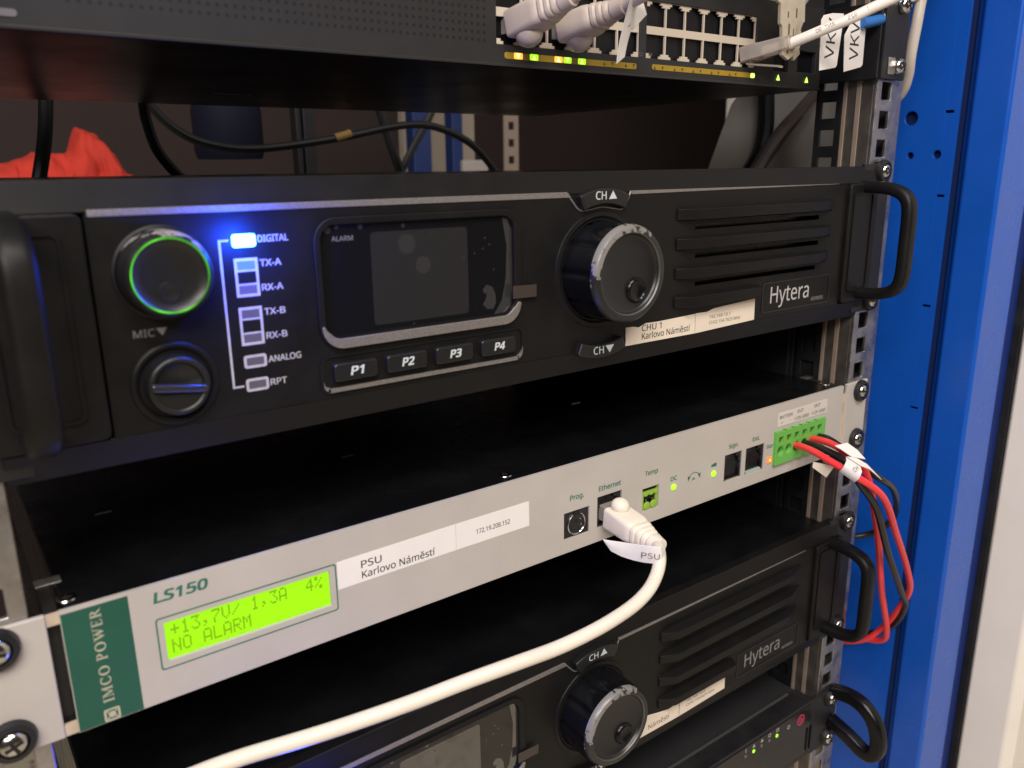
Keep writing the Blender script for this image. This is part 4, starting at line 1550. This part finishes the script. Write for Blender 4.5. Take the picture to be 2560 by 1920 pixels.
def on_ribbon(pts, wdir, off):
    Pn = spline(pts, 8)
    acc = [0]
    for k in range(1, len(Pn)):
        acc.append(acc[-1] + (Pn[k] - Pn[k - 1]).length)

    def f(u, w):
        k = 0
        while k < len(acc) - 2 and acc[k + 1] < u:
            k += 1
        fr = (u - acc[k]) / max(1e-6, acc[k + 1] - acc[k])
        q = Pn[k].lerp(Pn[k + 1], fr)
        tg = (Pn[k + 1] - Pn[k]).normalized()
        wd = Vector(wdir).normalized()
        nn = tg.cross(wd).normalized()
        return tuple(q + wd * w + nn * off)
    return f


_w = spline(wrap, 8)


def flag_place(u, w):
    f = min(max((u + 14.0) / 26.0, 0), 0.999) * (len(_w) - 1)
    k = int(f)
    q = _w[k].lerp(_w[k + 1], f - k)
    return (q.x - 0.42, q.y - 0.75, q.z + w - 1.4)


text("PSU", 0, 0, 2.6, 0, INKF, fl, width=7.4, place=flag_place)

# --- wires of the terminal block
WR = 2.05


def wire(label, pts, m):
    b = B()
    b.tube(pts, WR, 12, 8)
    return tag(obj("power_wire", b, m), label, "wire", "power wires leaving the green terminal block")


wire("front red wire from the third terminal, looping widest beside the blue frame",
     [(166.6, 4, 15.9), (166.2, -1, 16.6), (164.9, -8, 17.2), (163.2, -17, 16.9), (161.6, -30, 14.4), (165.5, -41, 9.4), (186.0, -47, -6.5), (215.7, -42, -39.2), (247.1, -36, -75.1), (262.8, -32, -97.6), (268.0, -24, -117.2), (270.5, -15, -134.9), (266, -4, -150), (262, 14, -158), (262, 40, -160)], RED)
wire("red wire from the fifth terminal, hanging straight down past the handle",
     [(181.8, 4, 16.0), (181.4, -1, 17.2), (180.2, -8, 18.4), (178.2, -18, 18.8), (176.0, -28, 16.6), (179, -39, 8.0), (198, -36, -20), (222.5, -28.5, -53), (240, -25, -93), (262, -20.5, -132), (268, -15, -146), (268, 2, -152), (262, 30, -154)], RED)
wire("front black wire from the fourth terminal, between the two red wires",
     [(174.2, 4, 15.9), (173.9, -1, 16.4), (172.8, -8, 17.0), (171.2, -17, 17.0), (169.2, -31, 14.8), (171, -40.5, 4.0), (188, -43, -15.5), (214, -39, -51.6), (248.2, -34, -93.6), (264.3, -30, -111.1), (272, -20, -133), (272, -6, -146), (264, 16, -152), (260, 40, -154)], BLKW)
wire("rear black wire from the last terminal, curling back behind the rail",
     [(189.3, 4, 15.9), (189.2, -1, 16.8), (188.4, -8, 17.6), (187.0, -17, 15.6), (185, -32, 10.0), (189, -41, 3.2), (212.4, -38, -10), (236.1, -30, -29.4), (262, -15, -53), (270, 0, -70), (262, 14, -76), (256, 40, -78)], BLKW)
# paper tags wound round the wires
t = thing("wire_tag", "white paper tag marked CH wound round the front red and black wires", "tag", (165, -45, 12))


# columns run along the wires, rows across them
tagrows = [[(159.6, -34.0, 20.2), (164.6, -40.2, 15.2)], [(157.0, -37.0, 19.8), (161.6, -43.6, 14.2)], [(155.6, -38.6, 16.0), (160.4, -45.4, 10.4)], [(157.6, -36.6, 11.8), (162.4, -43.6, 6.6)]]
wrap2 = [[(163.5, -35.5, 19.6), (169.5, -41.0, 14.4)], [(160.0, -38.0, 18.6), (165.6, -44.4, 13.0)], [(158.2, -37.4, 14.8), (163.6, -44.2, 9.4)], [(159.4, -34.8, 11.6), (164.4, -41.6, 6.2)]]
o = obj("paper_wrap", sheet(wrap2, 0.35), PAPER, t, angle=70)
o2 = obj("paper_wing", sheet([[(163.4, -35.8, 19.8), (169.0, -41.6, 14.6)], [(168.6, -38.6, 18.4), (173.4, -44.2, 12.4)], [(174.6, -41.6, 14.4), (183.0, -46.6, 4.6)]], 0.35), PAPER, t, angle=70)
text("CH", 0, 0, 2.6, 0, INKF, o, place=lambda u, w: (162.6 + 0.62 * u - 0.55 * w - .5, -42.2 - 0.1 * u + 0.5 * w - .6, 14.2 + 0.3 * u + 0.75 * w - 1.0))
obj("paper_tail", sheet([[(158.6, -19.0, 12.8), (166.4, -27.5, 11.0)], [(158.6, -18.6, 9.6), (164.6, -24.2, 3.6)]], 0.3), mat("cream_tag_paper", (0.70, 0.62, 0.50), 0.6), t)
o = obj("wire_tag", sheet([[(168.0, -25.5, 22.4), (176.4, -27.9, 23.0)], [(168.2, -29.6, 21.2), (178.6, -33.2, 19.6)], [(170.6, -34.8, 17.8), (179.4, -38.0, 15.4)]], 0.35), PAPER, angle=70)
tag(o, "small white paper tag around the rear red wire near the terminal block", "tag")

# --- patch cables in the switch


def switch_cable(label, x, zc, pts, flag=False):
    t = thing("patch_cable", label, "cable", (x, SY, zc), group="grey patch cables in the switch")
    boot(t, (x, SY - 0.6, zc), (pts[0][0] - x, pts[0][1] - SY + 0.6, pts[0][2] - zc), (0, 0, -1), 32, GREYPL, hs=1.3, w=13.4, h=10.8)
    b = B()
    b.tube(pts, 2.9, 16, 8)
    obj("cable", b, GREYPL, t)
    b = B()
    b.box(x - 5.2, x + 5.2, SY - 0.4, SY + 6, zc - 3.4, zc + 3.4)
    obj("plug", b, CLEAR, t, bevel=0.3)
    return t


switch_cable("warm grey boot patch cable in the first port, over the amber arrow light", -10.4, 234.2, [(-5.6, 5.8, 240.5), (-3.2, -2, 243.4), (0, -14, 248), (6, -26, 256), (14, -36, 270), (20, -40, 345)])
c2 = switch_cable("warm grey boot patch cable in the next port, with a folded paper flag", 17.4, 234.2, [(22.6, 5.8, 240.0), (25.0, -2, 242.6), (29, -13, 247), (36, -24, 256), (44, -32, 270), (48, -36, 345)])
b = B()
b.ribbon([(25.0, -4.5, 246.5), (23.9, -2.5, 240), (23.6, 0, 232), (23.3, 2.0, 225.5), (23.2, 3.2, 219.6)], [(1, 0.35, 0.05), (1, 0.25, 0.05), (0.9, 0.2, 0.5)], 6.6, 0.3)
fl = obj("paper_flag", b, PAPER, c2)
b = B()
b.prism([(26.8, 247.0), (33.5, 247.0), (37.6, 238.8), (29.4, 232.0), (27.0, 236.0)], 2.6, 2.9)
obj("paper_flag", b, PAPER, c2)
text("CH", 0, 0, 2.4, 0, INKF, fl, place=lambda u, w: (25.0 - w, 0.35 + (u * 0.0) - 0.75, 232.5 + u))

# --- white printed cable with its clear plug
t = thing("patch_cable", "white printed network cable with a clear plug in the last lower port", "cable", (145, SY, 233))
wc = [(146.6, 24, 233.2), (150.5, 14, 235.6), (155.5, 5, 239.0), (161.5, -3, 242.8), (168.2, -11, 246.6), (177.3, -17, 251.6), (186.3, -21, 255.7), (196.5, -25, 260.6), (212, -27, 270), (240, -22, 290), (262, 0, 330)]
b = B()
b.tube(wc, 2.75, 16, 8)
cb = obj("cable", b, mat("white_cable_jacket", (0.76, 0.70, 0.64), 0.4), t)
b = B()
D_ = Vector((3.5, -16, 2.8)).normalized()
sd_ = Vector((0.97, 0.21, 0)).normalized()
up_ = sd_.cross(D_).normalized()
if up_.z < 0:
    up_ = -up_
secs = []
for f, w_, h_ in ((0, 11, 8), (0.35, 11, 8), (0.4, 10, 7.6), (1.0, 8.2, 6.6)):
    c = Vector((145.0, SY + 2, 232.6)) + D_ * (26 * f)
    secs.append([tuple(c + sd_ * px + up_ * pz) for px, pz in rr(-w_ / 2, w_ / 2, -h_ / 2, h_ / 2, 1.0, 3)])
b.loft(secs)
pg = obj("clear_plug", b, CLEAR, t)
b = B()
for k in range(8):
    c = Vector((145.0, SY - 1, 232.6)) + sd_ * (-4 + k * 1.15) + up_ * 4.05
    b.box(c.x - .3, c.x + .3, c.y - 3, c.y + 2, c.z - .3, c.z + .1)
obj("contacts", b, COPPER, pg)
b = B()
b.add([(142.0, SY - 2, 228.4), (147.0, SY - 1, 228.4), (152.0, SY - 18, 226.0), (147.5, SY - 19, 226.0), (142.0, SY - 2, 227.5), (147.0, SY - 1, 227.5), (152.0, SY - 18, 225.0), (147.5, SY - 19, 225.0)],
      [(0, 1, 2, 3), (7, 6, 5, 4), (0, 4, 5, 1), (1, 5, 6, 2), (2, 6, 7, 3), (3, 7, 4, 0)])
obj("locking_tab", b, CLEAR, pg)


def on_tube(pts, rad, view):
    f0 = spline(pts, 10)
    acc = [0]
    for k in range(1, len(f0)):
        acc.append(acc[-1] + (f0[k] - f0[k - 1]).length)

    def f(u, w):
        k = 0
        while k < len(acc) - 2 and acc[k + 1] < u:
            k += 1
        fr = (u - acc[k]) / max(1e-6, acc[k + 1] - acc[k])
        q = f0[k].lerp(f0[k + 1], fr)
        tg = (f0[k + 1] - f0[k]).normalized()
        n0 = (Vector(view) - tg * Vector(view).dot(tg)).normalized()
        s0 = n0.cross(tg)
        a = w / rad
        return tuple(q + n0 * (rad * math.cos(a)) - s0 * (rad * math.sin(a)))
    return f


pt = on_tube(wc, 2.82, (-0.62, -0.72, 0.25))
for s_, u0 in (("90", 24.5), ("RNT", 31.0), ("925", 41.5), ("1", 51.5)):
    text(s_, 0, 0, 1.9, 0, INKF, cb, place=lambda u, w, u0=u0: pt(u0 + (5.2 - u if len(s_) > 1 else 1.5 - u), 0.9 - w))

# keys hanging in front of the switch
for k, (lab, pts, y) in enumerate((
        ("front nickel key hanging before the clear plug", [(138.0, 262), (139.3, 256.1), (142.8, 254.8), (143.5, 245.5), (145.2, 244.4), (146.9, 230.6), (151.7, 228.5), (156.5, 231.2), (155.6, 234), (156.4, 236.5), (155.4, 239), (156.2, 241.5), (157.1, 244.5), (159.0, 247.7), (157.8, 256.7), (159.2, 258.1), (159, 262)], 12),
        ("rear nickel key with a toothed edge, just behind the front key", [(158.5, 262), (168, 260), (169, 249.1), (167.6, 248.1), (166.0, 244.9), (167.2, 242.6), (165.9, 240.6), (167.1, 238.0), (165.8, 235.4), (166.8, 232.8), (161.8, 229.1), (160.5, 231.5), (160.0, 245), (158.6, 250)], 15.5))):
    kt = thing("key", lab, "key", (pts[0][0], y, 262), group="keys hanging before the switch")
    b = B()
    b.prism(pts[::-1], y, y + 2.0)
    kb = obj("blade", b, BRASS, kt, bevel=0.25)
    b = B()
    bx_ = 148.8 if k == 0 else 163.4
    b.ring([(bx_ + 11 * math.cos(q * PI / 16), 272 + 11 * math.sin(q * PI / 16)) for q in range(32)], [(bx_ + 3 * math.cos(q * PI / 16), 277 + 3 * math.sin(q * PI / 16)) for q in range(32)], y - .1, y + 2.1)
    obj("bow", b, BRASS, kt, bevel=0.25)
    if k == 0:
        b = B()
        b.box(150.0, 151.4, y - .12, y + .3, 231.5, 246)
        b.box(154.2, 155.0, y - .12, y + .3, 233, 244)
        b.box(148.8, 149.8, y - .10, y + .3, 248.8, 251.6)
        b.box(155.6, 156.9, y - .10, y + .3, 249.4, 253.8)
        obj("groove", b, mat("key_groove", (0.20, 0.16, 0.11), 0.5, 0.6), kb)

# flags on thin cables
t = thing("cable_flag", "white cable flag lettered VK, the one beside the keys", "cable flag", (176, 4, 236))
b = B()
b.prism([(168.1, 223.5), (182.0, 225.7), (183.5, 226.8), (185.5, 245.3), (185.9, 252.9), (176, 252.2), (168.5, 250.6), (166.4, 248.0), (167.1, 235.9)], 3.8, 4.2)
o = obj("paper", b, PAPER, t, bevel=0.1)
text("VKV", 0, 0, 8.0, 0, INK, o, place=lambda u, w: (179.4 - w + u * .06, 3.72, 229.6 + u * 1.0))
b = B()
b.tube([(184, 5, 248), (192, 7, 249), (204, 12, 249), (216, 20, 248)], 1.6, 10, 6)
obj("cable", b, DBLUE, t)
t = thing("cable_flag", "white cable flag lettered VKV under the blue sleeve", "cable flag", (198, 4, 238))
b = B()
b.prism([(190.7, 224.1), (206.4, 227.4), (208.1, 228.8), (207.8, 246.7), (205.7, 253.4), (196, 252.0), (188.5, 242.4), (189.3, 234.8)], 3.8, 4.2)
o = obj("paper", b, PAPER, t, bevel=0.1)
text("VKV", 0, 0, 8.4, 0, INK, o, place=lambda u, w: (202.8 - w - u * .05, 3.72, 230.4 + u * 0.92))
b = B()
b.tube([(202, 3, 249.4), (208, 2.4, 250.4), (214, 2, 251.6), (219.6, 2, 252.7)], 2.9, 12, 6)
obj("sleeve", b, BSLV, t)
b = B()
b.tube([(217, 1.5, 252.6), (224, 1, 255.8), (232.4, 0, 259.8), (245, -1, 265.5), (256, -3, 272), (268, 4, 310)], 1.8, 12, 6)
obj("cable", b, CREAM, t)

b = B()
b.tube([(258, -6, 340), (253.5, -5, 290), (252.5, -4, 272), (251.8, -2, 265.2), (249.8, -2, 253.1), (250.6, 0, 236.5), (257.1, 4, 224.9), (262, 10, 216), (266, 24, 205)], 3.0, 14, 8)
tag(obj("white_cable", b, mat("ivory_cable_jacket", (0.62, 0.55, 0.48), 0.4)), "white cable running down the outer edge of the rail by the blue frame", "cable")

# ================================================================== things seen through the gap behind


def cable(label, pts, r, m):
    b = B()
    b.tube(pts, r, 10, 8)
    return tag(obj("loose_cable", b, m), label, "cable", "loose cables behind the rack units")


cable("upright black cable in front of the red cloth", [(-143, 360, 250), (-146.8, 360, 219.8), (-151, 360, 196), (-157.5, 360, 172)], 4.6, CABBLK)
cable("black cable slanting down beside the red cloth", [(-92, 340, 250), (-91.7, 340, 220), (-90.9, 340, 208), (-86.3, 340, 190), (-74.3, 340, 173), (-60, 340, 160)], 3.6, CABBLK)
lg = cable("long black cable arching across the gap with a yellow tape band", [(-82, 380, 235), (-76.4, 380, 220), (-60.3, 380, 204.4), (-37.5, 380, 195.4), (-1.7, 380, 192.6), (62, 380, 200.6), (123.8, 380, 211.9), (159.2, 380, 211.6), (196.4, 380, 197.9), (222.3, 380, 174.6), (235, 380, 160)], 3.3, CABBLK)
ORI[lg] = Vector((0, 0, 0))
b = B()
b.tube([(63, 380, 200.8), (70, 380, 202.6), (77, 380, 204.6)], 3.8, 12, 4)
obj("tape_band", b, YTAPE, lg)
cable("black cable crossing from upper side to the repeater top, front of the crossing pair", [(120, 420, 245), (127.4, 420, 225), (136, 420, 198), (146, 420, 170)], 4.2, CABBLK)
cable("black cable slanting the other way in the crossing pair", [(195, 425, 250), (181.5, 425, 224), (163, 425, 197), (146, 425, 170)], 3.6, CABBLK)
cable("thick black cable hanging before the grey side panel", [(317, 150, 262), (318, 150, 238), (321, 150, 206), (316, 150, 185), (303, 150, 168)], 6.5, CABBLK)
cable("taupe cable slanting down before the grey side panel", [(345, 110, 242), (329.7, 110, 231), (308, 110, 215), (288, 110, 201), (271, 110, 186), (256, 110, 168)], 4.2, BROWNC)
cable("dark brown strand running below the taupe cable", [(325, 125, 212), (312, 125, 201), (300, 125, 190), (285, 125, 176), (275, 125, 168)], 4.6, mat("dark_brown_strand", (0.06, 0.045, 0.035), 0.5))  # plain dark brown strand, what it is stays open

b = B()
pts = []
nx, nt_ = 80, 40
top = [(-190, 176), (-157, 184), (-124, 195), (-97, 196), (-85, 215), (-72, 213), (-61, 197), (-52, 176), (-40, 160)]


def tz(x):
    for (xa, za), (xb, zb) in zip(top, top[1:]):
        if xa <= x <= xb:
            f = (x - xa) / (xb - xa)
            f = f * f * (3 - 2 * f)
            return za + (zb - za) * f
    return 160


secs = []
for i in range(nx):
    x = -190 + 150 * i / (nx - 1)
    h = max(tz(x) - 166, 2)
    sec = []
    for j in range(nt_):
        a = 2 * PI * j / nt_
        wob = 1 + 0.26 * noise.noise(Vector((x * 0.05, math.cos(a) * 1.7, math.sin(a) * 1.7))) + 0.16 * noise.noise(Vector((x * 0.16, math.cos(a) * 3.1, math.sin(a) * 3.1 + 7)))
        sec.append((x + 9 * noise.noise(Vector((a, x * .06, 3))), 625 + 38 * math.cos(a) * wob, 166 + h * math.sin(a) * (wob if math.sin(a) < .8 else 0.5 + 0.5 * wob) if math.sin(a) > 0 else 166 + 4 * math.sin(a)))
    secs.append(sec)
b.loft(secs)
tag(obj("red_jacket", b, REDCLOTH, angle=80), "crumpled bright red-orange jacket lying behind the rack", "jacket")

b = B()
b.box(-260, -30, 575, 700, 150, 162.2)
tag(obj("rear_shelf", b, GREYP, bevel=1), "grey shelf edge under the red jacket behind the rack", "shelf")
b = B()
b.lathe([(27, 0), (29, 6), (29, 40), (26, 52), (12, 56)], (5, 470, 186), 28, axis='z')  # plain dark rounded block, no particular device modelled
tag(obj("dark_round_block", b, mat("matt_navy_plastic", (0.004, 0.005, 0.016), 0.75, spec=0.2), angle=50), "dark rounded block behind the arching cable", "block")
t = thing("rear_post", "pair of dark posts standing behind the arching cable", "post", (91, 500, 150))
for x0, x1 in ((79.5, 84.5), (87, 99)):
    b = B()
    b.box(x0, x1, 500, 515, -300, 330)
    obj("profile", b, CABBLK, t, bevel=1)
b = B()
b.box(361, 484, 800, 812, -300, 600)
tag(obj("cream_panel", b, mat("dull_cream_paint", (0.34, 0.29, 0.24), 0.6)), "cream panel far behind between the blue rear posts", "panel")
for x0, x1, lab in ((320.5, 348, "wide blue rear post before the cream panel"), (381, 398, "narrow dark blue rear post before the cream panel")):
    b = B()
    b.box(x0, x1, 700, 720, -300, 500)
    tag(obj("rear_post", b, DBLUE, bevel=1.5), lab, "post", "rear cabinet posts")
b = B()
b.plate(431, 455, -300, 500, 650, 652, [(438.5, 448, z - 5, z + 5) for z in [120 + 22 * i for i in range(9)]])
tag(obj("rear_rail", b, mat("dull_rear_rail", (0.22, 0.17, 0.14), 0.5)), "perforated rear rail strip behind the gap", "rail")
b = B()
b.box(358, 398, 640, 648, 150, 186)
tag(obj("outlet_box", b, mat("grey_outlet", (0.30, 0.27, 0.26), 0.5), bevel=2), "pale grey outlet box low beside the rear posts", "box")
